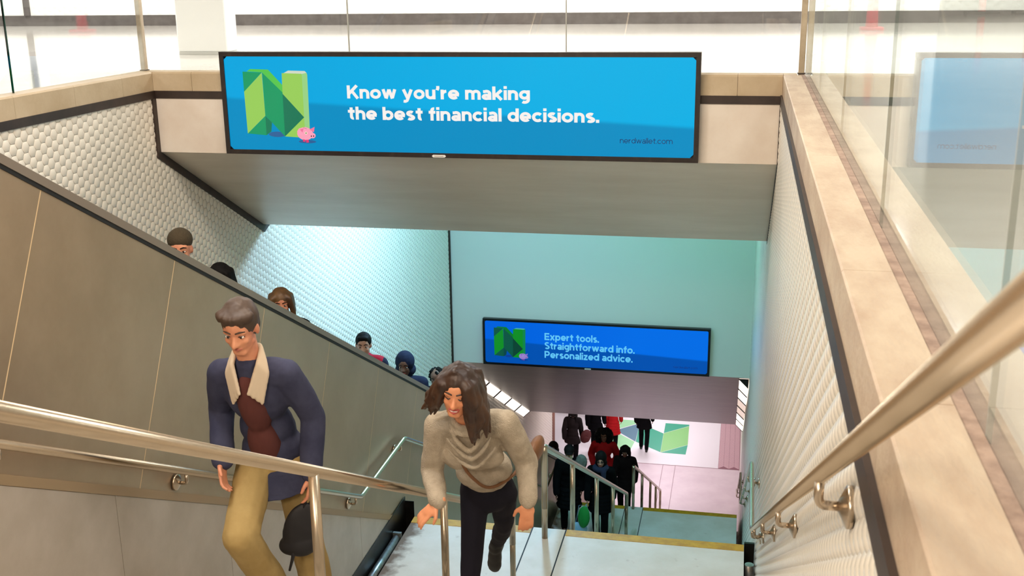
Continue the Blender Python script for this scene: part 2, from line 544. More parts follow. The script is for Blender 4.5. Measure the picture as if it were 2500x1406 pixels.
for a, b in zip(yl[:-1], yl[1:]):
    mb.prism_y([(XL, -0.912), (XL, ZCURB - 0.012), (XL - 0.012, ZCURB), (-4.96, ZCURB), (-4.96, -0.95), (-4.82, -0.95)], a + 0.0015, b - 0.0015)
mb.box(-4.95, XL - 0.006, -1, 8.57, -0.905, ZCURB - 0.006, 1)
struct(mb.build('trim_4', [M['stone'], M['caulk']]), 'beige stone curb along the left of the stairwell', 'curb')
mb = MB()
xl_ = [-4.96, -4.797, -4.45, -3.6, -2.7, -1.8, -0.9, -0.064, 0.263, 0.365]
for a, b in zip(xl_[:-1], xl_[1:]):
    mb.prism_x([(Y1, -0.912), (Y1, ZCURB - 0.012), (Y1 + 0.012, ZCURB), (8.76, ZCURB), (8.76, -0.95), (Y1 + .02, -0.95)], a + 0.0015, b - 0.0015)
mb.box(-4.95, 0.36, Y1 + 0.006, 8.75, -0.905, ZCURB - 0.006, 1)
struct(mb.build('trim_5', [M['stone'], M['caulk']]), 'beige stone curb above the upper screen wall', 'curb')
mb = MB()
mb.box(XL, XR, Y1 - 0.006, Y1 + 0.1, ZTRIM, -0.912)
mb.box(XL - 0.1, XL + 0.014, -1, Y1, ZTRIM, -0.912)
mb.box(XR - 0.015, XR + 0.1, -1, Y1, ZTRIM, -0.905)
struct(mb.build('trim_6', M['black']), 'dark brown metal band under the stone curbs', 'trim')
mb = MB()
mb.prism_x([(Y1 - 0.052, ZTRIM), (Y1 + 0.012, ZTRIM), (Y1 + 0.012, ZF1 - 0.005), (YB + 0.25, ZB - 0.0), (YB + 0.02, ZB - 0.085), (Y1 - 0.052, ZF1 - 0.045)], XL - 0.02, XL + 0.016)
struct(mb.build('trim_7', M['black']), 'dark metal trim edging the upper soffit on the left tiled wall', 'trim')
mb = MB()
mb.prism_x([(Y1 - 0.012, ZTRIM), (Y1 + 0.01, ZTRIM), (Y1 + 0.01, ZF1), (YB, ZB), (YB, ZB - 0.03), (Y1 - 0.012, ZF1 - 0.01)], XR - 0.015, XR + 0.02)
struct(mb.build('trim_8', M['black']), 'thin dark trim edging the upper soffit on the right tiled wall', 'trim')

# upper fascia and soffit
mb = MB(); mb.box(XL - 0.1, XR + 0.1, Y1, Y1 + 0.1, ZF1, ZTRIM)
struct(mb.build('wall_upper_fascia', M['cream']), 'cream panel wall behind the upper screen', 'wall')
mb = MB()
mb.prism_x([(Y1 + 0.001, ZF1), (YB, ZB), (YB + 0.12, ZB), (YB + 0.12, -1.25), (Y1 + 0.1, -1.25), (Y1 + 0.1, ZF1 + .02)], XL - 0.1, XR + 0.1)
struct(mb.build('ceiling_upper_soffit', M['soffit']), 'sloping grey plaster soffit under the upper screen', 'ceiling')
mb = MB(); mb.box(XL - 0.1, XR + 0.1, YB + 0.12, Y2 + 0.2, -1.30, -1.251)
struct(mb.build('ceiling_chamber', M['plaster']), 'white ceiling above the lower screen wall', 'ceiling')
# lower fascia, soffit, hall
mb = MB(); mb.box(XL - 0.1, XR + 0.1, Y2, Y2 + 0.15, ZF2, -1.25)
struct(mb.build('wall_lower_fascia', M['plaster']), 'smooth plaster wall lit blue to green behind the lower screen', 'wall')
mb = MB()
mb.prism_x([(Y2 + 0.001, ZF2), (Y3, ZB3), (Y3 + 0.12, ZB3), (Y3 + 0.12, ZB3 + 0.15), (Y2 + 0.15, ZF2 + 0.15)], XL - 0.1, XR + 0.1)
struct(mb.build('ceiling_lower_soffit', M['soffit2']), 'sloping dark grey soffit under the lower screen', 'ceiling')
mb = MB(); mb.box(XL + 0.001, XL + 0.03, Y2 - 0.03, Y2, ZF2 - 0.02, -1.3)
struct(mb.build('trim_9', M['black']), 'thin black corner strip left of the lower screen wall', 'trim')
mb = MB(); mb.box(XR - 0.012, XR - 0.001, Y2 - 0.02, Y2, ZF2, -1.3)
struct(mb.build('trim_10', M['plaster']), 'pale corner strip right of the lower screen wall', 'trim')
mb = MB(); mb.box(-9, 0.5, Y3 + 0.12, 36, ZB3 - 0.0, ZB3 + 0.2)
struct(mb.build('ceiling_lower_hall', M['plaster']), 'white ceiling of the lower hall', 'ceiling')
mb = MB(); mb.box(-9, 0.5, 25.07, 36, ZLOW - 0.2, ZLOW)
for x in (-1.80, -1.466):
    mb.box(x - 0.006, x + 0.006, 25.1, 28.58, ZLOW, ZLOW + 0.0015, 1)
mb.box(-9, 0.26, 28.575, 28.60, ZLOW, ZLOW + 0.0015, 1)
struct(mb.build('floor_lower', [M['pinkfloor'], mat('floor_joint', (150, 120, 124), .7)]), 'pale pinkish floor of the lower hall', 'floor')
mb = MB(); mb.box(-9, 0.5, 36, 36.2, ZLOW, ZB3)
mb.box(-9.2, -9, 24, 36, ZLOW, ZB3)
struct(mb.build('wall_lower_hall', M['plaster']), 'white walls of the lower hall', 'wall')
# herringbone brick strip
mb = MB()
mb.box(-0.31, XR, 28.6, 35.9, ZLOW, ZLOW + 0.004, 0)
bw, bl = 0.052, 0.156
ang = math.radians(45)
for i in range(-80, 80):
    for j in range(-4, 60):
        for k in (0, 1):
            # herringbone in its own frame
            u = (i + j) * bw + (0 if k == 0 else bw); v = (j - i) * bw
            cx, cy = (u + bl / 2, v + bw / 2) if k == 0 else (u + bl - bw + bw / 2, v + bw + bl / 2)
            if (i - j) % 3 and False: continue
            pass
tile_m = [mat('brick_pink', (222, 186, 192), 0.3), mat('brick_joint', (150, 104, 114), 0.7)]
mb2 = MB()
mb2.box(-0.31, XR - 0.003, 28.6, 35.9, ZLOW, ZLOW + 0.004, 1)
row = 0
y = 28.62
while y < 35.6:
    for c in range(4):
        x0 = -0.305 + c * 0.14
        s = 1 if c % 2 == 0 else -1
        x1 = x0 + 0.134
        if x1 > XR - 0.004: continue
        d = 0.134 * s
        ya, yb = (y, y + d) if s > 0 else (y - d, y)
        mb2.add([(x0, ya, ZLOW + 0.0065), (x1, yb, ZLOW + 0.0065), (x1, yb + 0.052, ZLOW + 0.0065), (x0, ya + 0.052, ZLOW + 0.0065)], [(0, 1, 2, 3)], 0)
    y += 0.062
struct(mb2.build('floor_brick_strip', tile_m), 'strip of pink herringbone bricks on the lower floor by the right wall', 'floor')

# ------------------------------------------------------------------ hexagon tiled side walls


def hexwall(name, xw, sgn, region, y0, y1, z0, z1, label, lod_y, dome=1.0):
    """domed hexagon tiles on the plane x = xw, facing sgn; region(y, z) says where tiles sit"""
    s = 0.045
    col_p, row_p = 1.5 * s, math.sqrt(3) * s
    ang = [k * math.pi / 3 for k in range(6)]
    c, sn = np.cos(ang), np.sin(ang)

    def pattern(rings):
        pts = []; fs = []
        for r, h in rings:
            pts += [(sgn * h, r * s * c[k], r * s * sn[k]) for k in range(6)]
        n = len(rings)
        for a in range(n - 1):
            for k in range(6):
                q = (a * 6 + k, a * 6 + (k + 1) % 6, (a + 1) * 6 + (k + 1) % 6, (a + 1) * 6 + k)
                fs.append(q if sgn > 0 else q[::-1])
        pts.append((sgn * (rings[-1][1] + 0.0012), 0, 0))
        for k in range(6):
            q = ((n - 1) * 6 + k, (n - 1) * 6 + (k + 1) % 6, n * 6, n * 6)
            q = q[:3]
            fs.append(q if sgn > 0 else q[::-1])
        return np.array(pts), fs
    hi = pattern([(0.985, -0.006), (0.972, 0.0), (0.88, 0.0024 * dome), (0.62, 0.0080 * dome), (0.32, 0.0112 * dome)])
    lo = pattern([(0.965, -0.002), (0.80, 0.004 * dome), (0.45, 0.0095 * dome)])
    V = []; F = []; n = 0
    for ci in range(int((y1 - y0) / col_p) + 1):
        yy = y0 + ci * col_p
        P, FF = hi if yy < lod_y else lo
        off = row_p / 2 if ci % 2 else 0
        for ri in range(int((z1 - z0) / row_p) + 1):
            zz = z0 + ri * row_p + off
            if not region(yy, zz): continue
            V.append(P + np.array((xw, yy, zz)))
            F += [tuple(i + n for i in f) for f in FF]
            n += len(P)
    V = np.concatenate(V)
    me = bpy.data.meshes.new(name)
    me.from_pydata(V.tolist(), [], F)
    me.materials.append(M['tile'])
    me.polygons.foreach_set('use_smooth', [True] * len(me.polygons))
    o = bpy.data.objects.new(name, me)
    COL.objects.link(o)
    return struct(o, label, 'wall')


def roof(y):            # underside of whatever closes the stairwell above y
    if y < Y1: return ZTRIM
    if y < YB: return ZF1 - T * (y - Y1)
    if y < Y2: return -1.9
    if y < Y3: return ZF2 - T * (y - Y2)
    return ZB3


def nose(y):            # stair surface
    if y < 7.97: return -0.67 - T * y
    if y < 9.32: return ZL1
    if y < 16.88: return ZL1 - T * (y - 9.32)
    if y < 18.03: return ZL2
    if y < 25.4: return ZL2 - T * (y - 18.03)
    return ZLOW


# plain backing behind the tiles (grout)
mb = MB()
mb.box(XL - 0.12, XL - 0.004, -1, 28.2, -14, -0.965)
struct(mb.build('wall_left_backing', M['grout']), 'grout bed of the left tiled wall', 'wall')
mb = MB()
mb.box(XR + 0.004, XR + 0.12, -1, 36, -14, -0.965)
struct(mb.build('wall_right_backing', M['grout']), 'grout bed of the right tiled wall', 'wall')
hexwall('wall_left', XL, 1, lambda y, z: 0.95 - T * y < z < roof(y) + 0.02 and not (Y1 - .012 < y < Y1 + .05 and z > ZF1), 3.9, 28.1, -13, -0.98,
        'white domed hexagon tile wall on the left beyond the escalator', 12.5, 0.62)
hexwall('wall_right', XR, -1, lambda y, z: max(nose(y) - 0.3, -13.1) < z < roof(y) + 0.015, 0.6, 27.5, -13, -0.98,
        'white domed hexagon tile wall on the right of the stairs', 12.5)
mb = MB(); mb.box(XL - 0.12, XL + 0.02, 28.1, 28.4, ZLOW, ZB3)
struct(mb.build('trim_11', mat('brown_edge', (150, 96, 74), .6)), 'brown brick edge where the left tiled wall ends', 'trim')

# ------------------------------------------------------------------ stairs
st = empty('staircase', (-1.39, 0.5, ZUP), 'pale stone staircase with two landings and yellow edge strips', 'stairs')


def flight(y0, z0, y1, z1, n):
    """n risers from the nosing (y0, z0) down to the level z1"""
    rise = (z0 - z1) / n
    run = (y1 - y0) / n
    prof = [(y0, z0)]
    for k in range(1, n):
        prof += [(y0 + run * (k - 1) + 0.012, z0 - rise * k), (y0 + run * k, z0 - rise * k)]
    prof += [(y0 + run * (n - 1) + 0.012, z1), (y0 + run * (n - 1) + 0.012, z1 - 0.35), (y0, z0 - 0.35)]
    mb = MB(); mb.prism_x(prof, SX0, SX1)
    o = mb.build('flight', M['tread'], st)
    return y0 + run * (n - 1)


flight(0.515, ZUP, 7.97, ZL1, 24)
flight(9.32, ZL1, 16.88, ZL2, 24)
flight(18.03, ZL2, 25.38, ZLOW, 24)


def landing(y0, y1, z):
    mb = MB()
    mb.box(SX0, SX1, y0, y1, z - 0.3, z, 0)
    for x in (-1.777, -1.464):
        mb.box(x - 0.006, x + 0.006, y0 + 0.3, y1 + 0.001, z, z + 0.0012, 1)
    mb.build('landing', [M['landing'], M['joint']], st)
    for a, b in ((SX0, -1.785), (-1.456, SX1 - 0.002)):
        mb = MB(); mb.box(a, b, y1 - 0.115, y1 + 0.004, z - 0.035, z + 0.003)
        o = mb.build('nosing_strip', M['yellow'], st)
    mb = MB(); mb.box(SX0, SX1, y1, y1 + 0.012, z - 0.3, z - 0.036); mb.build('riser', M['black'], st)


landing(7.66, 9.32, ZL1)
landing(16.56, 18.03, ZL2)

# stone stringer below the steel side
mb = MB()
ys = [1.0, 2.3, 3.5, 4.64, 5.8, 6.93, 8.11, 9.42]
for a, b in zip(ys[:-1], ys[1:]):
    def zt(y): return 0.005 - T * y
    def zb(y): return min(-0.95, nose(y)) - 0.35
    mb.prism_x([(a + 0.002, zt(a)), (b - 0.002, zt(b)), (b - 0.002, zb(b)), (a + 0.002, zb(a))], XS - 0.02, XS + 0.006, 0)
mb.prism_x([(1.0, 0.06 - T), (9.3, 0.06 - T * 9.3), (9.3, 0.008 - T * 9.3), (1.0, 0.008 - T)], XS - 0.02, XS + 0.010, 1)
struct(mb.build('trim_12', [M['stringer'], M['strip']]), 'pale stone skirting with a tan top strip along the foot of the steel side', 'skirting')

# ------------------------------------------------------------------ drain channels
dr = empty('drain_channel', (-2.98, 8.6, ZL1 - 0.2), 'dark steel drain channel with a pipe beside the steel side', 'drain')
mb = MB()
mb.box(XS + 0.007, XS + 0.015, 7.75, 9.33, ZL1 - 0.25, ZL1 + 0.20)
mb.box(XS + 0.015, SX0, 9.322, 9.33, ZL1 - 0.25, ZL1 + 0.16)
mb.build('side_plate', M['gutter'], dr)
mb = MB(); mb.box(XS + 0.015, SX0 - 0.001, 7.7, 9.322, ZL1 - 0.26, ZL1 - 0.2); mb.build('channel_bed', M['gutter'], dr)
mb = MB(); mb.tube([(-2.974, 7.72, ZL1 + 0.01), (-2.974, 8.9, ZL1 - 0.005)], 0.036, 20); mb.build('pipe', M['pipe'], dr)
mb = MB(); mb.box(-3.012, -2.934, 8.9, 8.93, ZL1 - 0.13, ZL1 + 0.045); mb.build('pipe_flange', mat('flange', (120, 126, 124), 0.5, 0.6), dr)
dr = empty('drain_channel', (0.21, 8.6, ZL1 - 0.2), 'dark steel drain channel with a round pipe stub beside the right tiled wall', 'drain')
mb = MB(); mb.box(SX1 + 0.001, XR - 0.016, 7.6, 9.33, ZL1 - 0.30, ZL1 - 0.24); mb.build('channel_bed', M['gutter'], dr)
mb = MB(); mb.box(SX1 + 0.001, XR - 0.016, 9.30, 9.33, ZL1 - 0.24, ZL1 + 0.03); mb.build('end_plate', M['gutter'], dr)
mb = MB(); mb.tube([(0.203, 9.0, ZL1 - 0.24), (0.203, 9.0, ZL1 - 0.01)], 0.040, 24); mb.build('pipe', M['pipe'], dr)

# ------------------------------------------------------------------ escalator
es = empty('escalator', (-3.9, 2.7, ZUP), 'escalator with a tall brushed steel side and grey cap rail left of the stairs', 'escalator')
nrm = Vector((0, -T, -1)).normalized()       # down and square to the slope, seen in the side plane
sl = Vector((0, 1, -T)).normalized()


def onslope(y, c):          # point of the side plane on slope line c
    return (y, c - T * y)


seams = [-0.05, 1.05, 2.16, 3.26, 4.365, 5.47, 6.57, 7.68, 8.79, 9.90, 11.0, 12.1, 13.2, 14.3, 15.4, 16.5, 17.6, 18.7, 19.8, 20.9, 22.0, 23.1, 24.2]
for a, b in zip(seams[:-1], seams[1:]):
    g = 0.0035
    depth = 2.5 if a > 1.5 else 1.6
    pa, pb = onslope(a + g, 1.47), onslope(b - g, 1.47)
    dv = Vector((-T, -1)).normalized() * depth       # square to the slope in (y, z)
    mb = MB(); mb.prism_x([pa, pb, (pb[0] + dv.x, pb[1] + dv.y), (pa[0] + dv.x, pa[1] + dv.y)], XS - 0.0005, XS)
    mb.build('side_panel', M['steel'], es)
mb = MB()
mb.prism_x([onslope(-0.3, 1.50), onslope(24.4, 1.50), onslope(24.4, -1.1), onslope(-0.3, -0.4)], XS - 0.05, XS - 0.0008)
mb.build('backing_panel', mat('seam_light', (236, 206, 160), 0.6), es)
mb = MB()
mb.prism_x([onslope(-0.3, 1.49), onslope(24.4, 1.49), onslope(24.4, 1.468), onslope(-0.3, 1.468)], XS - 0.03, XS + 0.004, 1)
mb.prism_x([onslope(-0.3, 1.535), onslope(24.4, 1.535), onslope(24.4, 1.49), onslope(-0.3, 1.49)], XS - 0.07, XS + 0.008, 0)
mb.build('cap_rail', [M['steel_cap'], M['black_gap']], es)
mb = MB(); mb.tube([(XS - 0.20, y, 1.48 - T * y) for y in (-0.3, 24.4)], 0.035, 12); mb.build('handrail_belt', M['belt'], es)
mb = MB(); mb.tube([(XL + 0.25, y, 1.36 - T * y) for y in (-0.3, 24.4)], 0.035, 12); mb.build('handrail_belt', M['belt'], es)
mb = MB(); mb.prism_x([onslope(-0.3, 1.33), onslope(24.4, 1.33), onslope(24.4, 0.2), onslope(-0.3, 0.2)], XL + 0.18, XL + 0.30); mb.build('inner_panel', M['steel'], es)
mb = MB(); mb.prism_x([onslope(-0.3, 1.50), onslope(24.4, 1.50), onslope(24.4, 0.2), onslope(-0.3, 0.2)], XS - 0.16, XS - 0.11); mb.build('inner_panel', M['steel'], es)
ERUN, ERISE = 0.40, 0.40 * T
EY0, EZ0 = 2.67, ZUP


def esc_step(k):
    """tread centre of escalator step k"""
    return EY0 + ERUN * (k - 0.5), EZ0 - ERISE * k


step0 = None
for k in range(1, 57):
    yc, zc = esc_step(k)
    if step0 is None:
        mb = MB()
        mb.box(XL + 0.31, XS - 0.165, yc - ERUN / 2, yc + ERUN / 2, zc - ERISE, zc - 0.012)
        for g in range(36):
            x = XL + 0.33 + g * 0.035
            mb.box(x, x + 0.018, yc - ERUN / 2, yc + ERUN / 2, zc - 0.012, zc)
        step0 = mb.build('step', M['step'], es)
    else:
        o = step0.copy(); COL.objects.link(o)
        o.location = Vector(step0.location) + Vector((0, ERUN * (k - 1), -ERISE * (k - 1)))
mb = MB(); mb.box(XL + 0.02, XS - 0.06, 0.4, EY0, ZUP - 0.06, ZUP); mb.build('comb_plate', M['step'], es)
mb = MB()
mb.box(XL + 0.02, XS - 0.03, EY0 + ERUN * 56, 26.5, ZLOW - 0.02, ZLOW + 0.02)
mb.build('comb_plate', M['step'], es)

# ------------------------------------------------------------------ handrails and railings


def rail_z(y):
    if y < 7.97: return 0.195 - T * y
    if y < 9.19: return -4.135
    if y < 16.77: return -4.135 - T * (y - 9.19)
    if y < 17.9: return -8.252
    return -8.252 - T * (min(y, 25.2) - 17.9)


def wall_rail(x, xw, y_start, brk, r, label):
    t = empty('handrail', (x, y_start, rail_z(y_start)), label, 'handrail')
    pts = [(x, y_start, rail_z(y_start)), (x, 7.97, -4.135), (x, 9.19, -4.135), (x, 16.77, -8.252), (x, 17.9, -8.252), (x, 25.2, rail_z(25.2)), (x, 25.55, rail_z(25.2))]
    mb = MB(); mb.tube(round_path(pts, 0.05, 6), r, 24); mb.build('rail', M['rail'], t)
    s = 1 if xw > x else -1
    d = abs(xw - x)
    for y in brk:
        z = rail_z(y) - r * 1.0
        mb = MB()
        mb.tube(round_path([(x, y, z + 0.004), (x, y, z - 0.052), (x + s * (d - 0.028), y, z - 0.052)], 0.024, 8), 0.0105, 14)
        b = mb.build('bracket', M['bracket'], t)
        mb = MB()
        xs = [d - 0.030, d - 0.014, d - 0.013, d - 0.002]
        rs = [0.0125, 0.044, 0.0460, 0.0460]
        mb.tube([(x + s * q, y, z - 0.052) for q in xs], rs, 28)
        mb.build('wall_plate', M['bracket'], b)
    return t


wall_rail(0.186, XR - 0.006, 0.30, [2.24, 3.95, 5.6, 7.25, 7.85, 8.95, 10.6, 12.3, 14.0, 15.7, 17.4, 19.2, 21.0, 22.8, 24.6], 0.0185,
          'brushed steel handrail on brackets along the right tiled wall')
wall_rail(-2.955, XS + 0.004, 0.9, [2.2, 3.75, 5.23, 6.66, 7.85, 9.08, 10.6, 12.3, 14.0, 15.7, 17.4, 19.2, 21.0, 22.8], 0.021,
          'brushed steel handrail on brackets along the steel escalator side')


def railing(pts, posts, r, label, foot):
    t = empty('stair_railing', (XC, posts[0][0], foot(posts[0][0])), label, 'railing')
    mb = MB(); mb.tube(round_path(pts, 0.06, 8), r, 24); mb.build('rail', M['rail'], t)
    for y, top in posts:
        mb = MB(); mb.tube([(XC, y, foot(y) - 0.02), (XC, y, top)], r * 0.92, 20)
        mb.build('post', M['rail'], t)
    return t


def stair_level(y, y0, z0, run, rise, zend):
    k = math.ceil((y - y0) / run - 1e-6)
    return max(z0 - rise * max(k, 0), zend)


R1, R2, R3 = (7.97 - .515) / 24, 7.56 / 24, 7.35 / 24
f1 = lambda y: stair_level(y, 0.515, ZUP, R1, 4.05 / 24, ZL1)
f2 = lambda y: stair_level(y, 9.32, ZL1, R2, 4.107 / 24, ZL2)
f3 = lambda y: stair_level(y, 18.03, ZL2, R3, 3.993 / 24, ZLOW)
c1 = 0.190
railing([(XC, 0.3, c1 - T * 0.3), (XC, 7.715, c1 - T * 7.715), (XC, 7.715, -4.3)],
        [(1.95, c1 - T * 1.95), (3.88, c1 - T * 3.88), (5.78, c1 - T * 5.78), (7.715, -4.05)], 0.0245,
        'brushed steel middle railing in front of the walking man', f1)
c2 = -4.10
railing([(XC, 9.14, ZL1 + 0.3), (XC, 9.14, c2), (XC, 16.77, c2 - T * (16.77 - 9.14)), (XC, 16.77, -8.5)],
        [(9.14, c2 - 0.06)] + [(y, c2 - T * (y - 9.14)) for y in (10.84, 12.88, 14.76)] + [(16.77, -8.3)], 0.030,
        'grey steel middle railing starting at the upper landing', f2)
c3 = -8.29
railing([(XC, 17.95, ZL2 + 0.3), (XC, 17.95, c3), (XC, 25.16, c3 - T * (25.16 - 17.95)), (XC, 25.16, -12.6)],
        [(17.95, c3 - 0.05)] + [(y, c3 - T * (y - 17.95)) for y in (19.77, 21.9, 23.56)] + [(25.16, -12.3)], 0.028,
        'dark steel middle railing starting at the lower landing', f3)

# ------------------------------------------------------------------ glass balustrades
ZG0, ZG1 = ZCURB - 0.022, 0.75


def pane(mb_name, parent, x0, x1, y0, y1, m):
    mb = MB(); mb.box(x0, x1, y0, y1, ZG0, ZG1); return mb.build('pane', m, parent)


gb = empty('glass_balustrade', (-2.2, 8.706, ZCURB), 'glass balustrade standing on the curb above the upper screen', 'glass balustrade')
xs = [-4.90, -3.123, -1.369, 0.37]
for a, b in zip(xs[:-1], xs[1:]):
    pane('', gb, a + 0.004, b - 0.004, 8.70, 8.712, M['glass'])
    if b < 0.3:
        mb = MB(); mb.box(b - 0.004, b + 0.004, 8.699, 8.713, ZG0, ZG1); mb.build('joint_seal', M['seal_pale'], gb)
for x in (-4.93, 0.395):
    mb = MB(); mb.box(x - 0.022, x + 0.022, 8.68, 8.73, ZCURB - 0.02, ZG1)
    mb.build('corner_post', M['post'], gb, bevel=0.006)
    mb = MB(); mb.box(x - 0.028, x + 0.028, 8.675, 8.735, ZCURB - 0.001, ZCURB + 0.008); mb.build('post_foot', M['black'], gb)
gb = empty('glass_balustrade', (-4.906, 5, ZCURB), 'glass balustrade standing on the left stone curb', 'glass balustrade')
for a, b in ((1.2, 4.0), (4.0, 6.9), (6.9, 8.675)):
    pane('', gb, -4.912, -4.90, a + 0.004, b - 0.004, M['glass'])
for y in (4.0, 6.9):
    mb = MB(); mb.box(-4.9115, -4.8995, y - 0.004, y + 0.004, ZG0, ZG1); mb.build('joint_seal', M['glass_edge'], gb)
gb = empty('glass_balustrade', (XG + .006, 4, ZCURB), 'glass balustrade with mirror reflections standing on the right stone curb', 'glass balustrade')
ys = [0.2, 1.88, 3.55, 5.21, 6.91, 8.675]
for a, b in zip(ys[:-1], ys[1:]):
    pane('', gb, XG, XG + 0.012, a + 0.003, b - 0.003, M['glass_r'])
for y in ys[1:-1]:
    mb = MB(); mb.box(XG + 0.0005, XG + 0.0115, y - 0.002, y + 0.002, ZG0, ZG1)
    mb.build('joint_seal', M['glass_edge'] if y == 3.55 else M['seal_pale'], gb)

# ------------------------------------------------------------------ lettering


def ribbon(mb, pts, w, closed=False, mi=0, z=0):
    """flat stroke of width w along 2-d points"""
    P = [Vector((a, b)) for a, b in pts]
    n = len(P)
    L = []; R = []
    for i in range(n):
        if closed:
            d = (P[(i + 1) % n] - P[i - 1])
        else:
            d = P[min(i + 1, n - 1)] - P[max(i - 1, 0)]
        d.normalize(); q = Vector((-d.y, d.x)) * (w / 2)
        L.append(P[i] + q); R.append(P[i] - q)
    vs = [(p.x, p.y, 0) for p in L] + [(p.x, p.y, 0) for p in R]
    m = n if closed else n - 1
    mb.add(vs, [(i, (i + 1) % n, (i + 1) % n + n, i + n) for i in range(m)], mi)


def arc(cx, cy, rx, ry, a0, a1, n=20):
    return [(cx + rx * math.cos(math.radians(a0 + (a1 - a0) * k / n)), cy + ry * math.sin(math.radians(a0 + (a1 - a0) * k / n))) for k in range(n + 1)]


def glyph(ch, w):
    """strokes of a bold round sans, x-height 1, cap height 1.36; returns (strokes, advance)"""
    h = w / 2
    CH = 1.37
    r = 0.5 - h
    o = [arc(0.52, 0.5, 0.53 - h, 0.51 - h, 0, 360, 32)]

    def st(x, y0, y1): return [(x, y0), (x, y1)]
    D = {
        'o': (o, 1.04),
        'n': ([st(h, 0, 1)] + [arc(0.47, 0.56, 0.47 - h, 0.45 - h, 180, 0) + [(0.94 - h, 0)]], 0.94),
        'm': ([st(h, 0, 1), arc(0.44, 0.6, 0.44 - h, 0.41 - h, 180, 0) + [(0.88 - h, 0)], arc(1.32 - w, 0.6, 0.44 - h, 0.41 - h, 180, 0) + [(1.76 - w - h, 0)]], 1.76 - w),
        'h': ([st(h, 0, CH), arc(0.47, 0.56, 0.47 - h, 0.45 - h, 180, 0) + [(0.94 - h, 0)]], 0.94),
        'u': ([[(h, 1)] + arc(0.47, 0.44, 0.47 - h, 0.45 - h, 180, 360), st(0.94 - h, 0, 1)], 0.94),
        'r': ([st(h, 0, 1), arc(0.56, 0.46, 0.56 - h, 0.53 - h, 165, 92, 10)], 0.62),
        'i': ([st(h, 0, 1), st(h, 1.13, CH + 0.04)], w),
        'l': ([st(h, 0, CH)], w),
        't': ([[(0.2 + h, 1.28), (0.2 + h, 0.32)] + arc(0.52, 0.32, 0.32 - h, 0.33 - h, 180, 285, 10), [(0.02, 1 - h * 0.85), (0.68, 1 - h * 0.85)]], 0.68),
        'f': ([[(0.18 + h, 0), (0.18 + h, 1.05)] + arc(0.52, 1.05, 0.34 - h, 0.34 - h, 180, 80, 10), [(0.02, 1 - h * 0.85), (0.66, 1 - h * 0.85)]], 0.66),
        'e': ([arc(0.52, 0.5, 0.53 - h, 0.51 - h, 0, 318, 30), [(h + 0.05, 0.47), (1.02, 0.47)]], 1.04),
        'c': ([arc(0.52, 0.5, 0.53 - h, 0.51 - h, 42, 318, 28)], 0.94),
        'd': ([arc(0.5, 0.5, 0.51 - h, 0.51 - h, 0, 360, 32), st(1.04 - h, 0, CH)], 1.04),
        'b': ([arc(0.54, 0.5, 0.51 - h, 0.51 - h, 0, 360, 32), st(h, 0, CH)], 1.05),
        'p': ([arc(0.54, 0.5, 0.51 - h, 0.51 - h, 0, 360, 32), st(h, -0.37, 1)], 1.05),
        'g': ([arc(0.5, 0.53, 0.50 - h, 0.48 - h, 0, 360, 32), [(1.0 - h, 1.0)] + [(1.0 - h, 0.05)] + arc(0.52, 0.05, 0.48 - h, 0.42 - h, 0, -128, 16)], 1.0),
        'a': ([[(0.14, 0.83)] + arc(0.46, 0.62, 0.44 - h, 0.40 - h, 120, 0, 12) + [(0.90 - h, 0)], arc(0.44, 0.30, 0.43 - h, 0.32 - h, 0, 360, 28)], 0.9),
        's': ([arc(0.44, 0.715, 0.36 - h * .6, 0.31 - h, 40, 230, 16) + arc(0.43, 0.285, 0.38 - h * .6, 0.31 - h, 50, -140, 16)], 0.83),
        'k': ([st(h, 0, CH), [(h * 1.5, 0.38), (0.86, 1.0)], [(0.36, 0.55), (0.86, 0.0)]], 0.97),
        'w': ([[(h * 0.9, 1), (0.40, 0.08)], [(0.40, 0.02), (0.70, 0.98)], [(0.70, 0.98), (1.0, 0.02)], [(1.0, 0.08), (1.4 - h * 0.9, 1)]], 1.4),
        'v': ([[(h * 0.9, 1), (0.50, 0.05)], [(0.50, 0.05), (1.0 - h * 0.9, 1)]], 1.0),
        'y': ([[(h * 0.9, 1), (0.51, 0.10)], [(1.02 - h * 0.9, 1), (0.52, 0.0), (0.44, -0.18), (0.30, -0.25), (0.12, -0.22)]], 1.02),
        'x': ([[(h * 0.8, 1), (1.0 - h * 0.8, 0)], [(h * 0.8, 0), (1.0 - h * 0.8, 1)]], 1.0),
        'z': ([[(0.05, 1 - h * .85), (0.80, 1 - h * .85)], [(0.68, 0.9), (0.16, 0.1)], [(0.03, h * .85), (0.82, h * .85)]], 0.85),
        'K': ([st(h, 0, CH), [(h, 0.45), (0.98, CH)], [(0.48, 0.78), (1.04, 0)]], 1.14),
        'E': ([st(h, 0, CH), [(h, h * .9), (0.98, h * .9)], [(h, CH / 2), (0.92, CH / 2)], [(h, CH - h * .9), (0.97, CH - h * .9)]], 1.0),
        'P': ([st(h, 0, CH), [(h, CH - h)] + [(0.56, CH - h)] + arc(0.58, 0.90, 0.48 - h, 0.47 - h, 90, -90, 16) + [(h, 0.43 + h)]], 1.07),
        'S': ([arc(0.53, 1.0, 0.44 - h * .6, 0.385 - h, 38, 235, 18) + arc(0.52, 0.375, 0.46 - h * .6, 0.395 - h, 55, -145, 18)], 1.0),
        '.': ([[(h * 1.1, 0), (h * 1.1, w * 1.05)]], w * 1.1),
        "'": ([[(h * 1.0, CH), (h * 1.05, CH - 0.22), (h * .55, CH - 0.43)]], w * 1.05),
    }
    return D[ch]


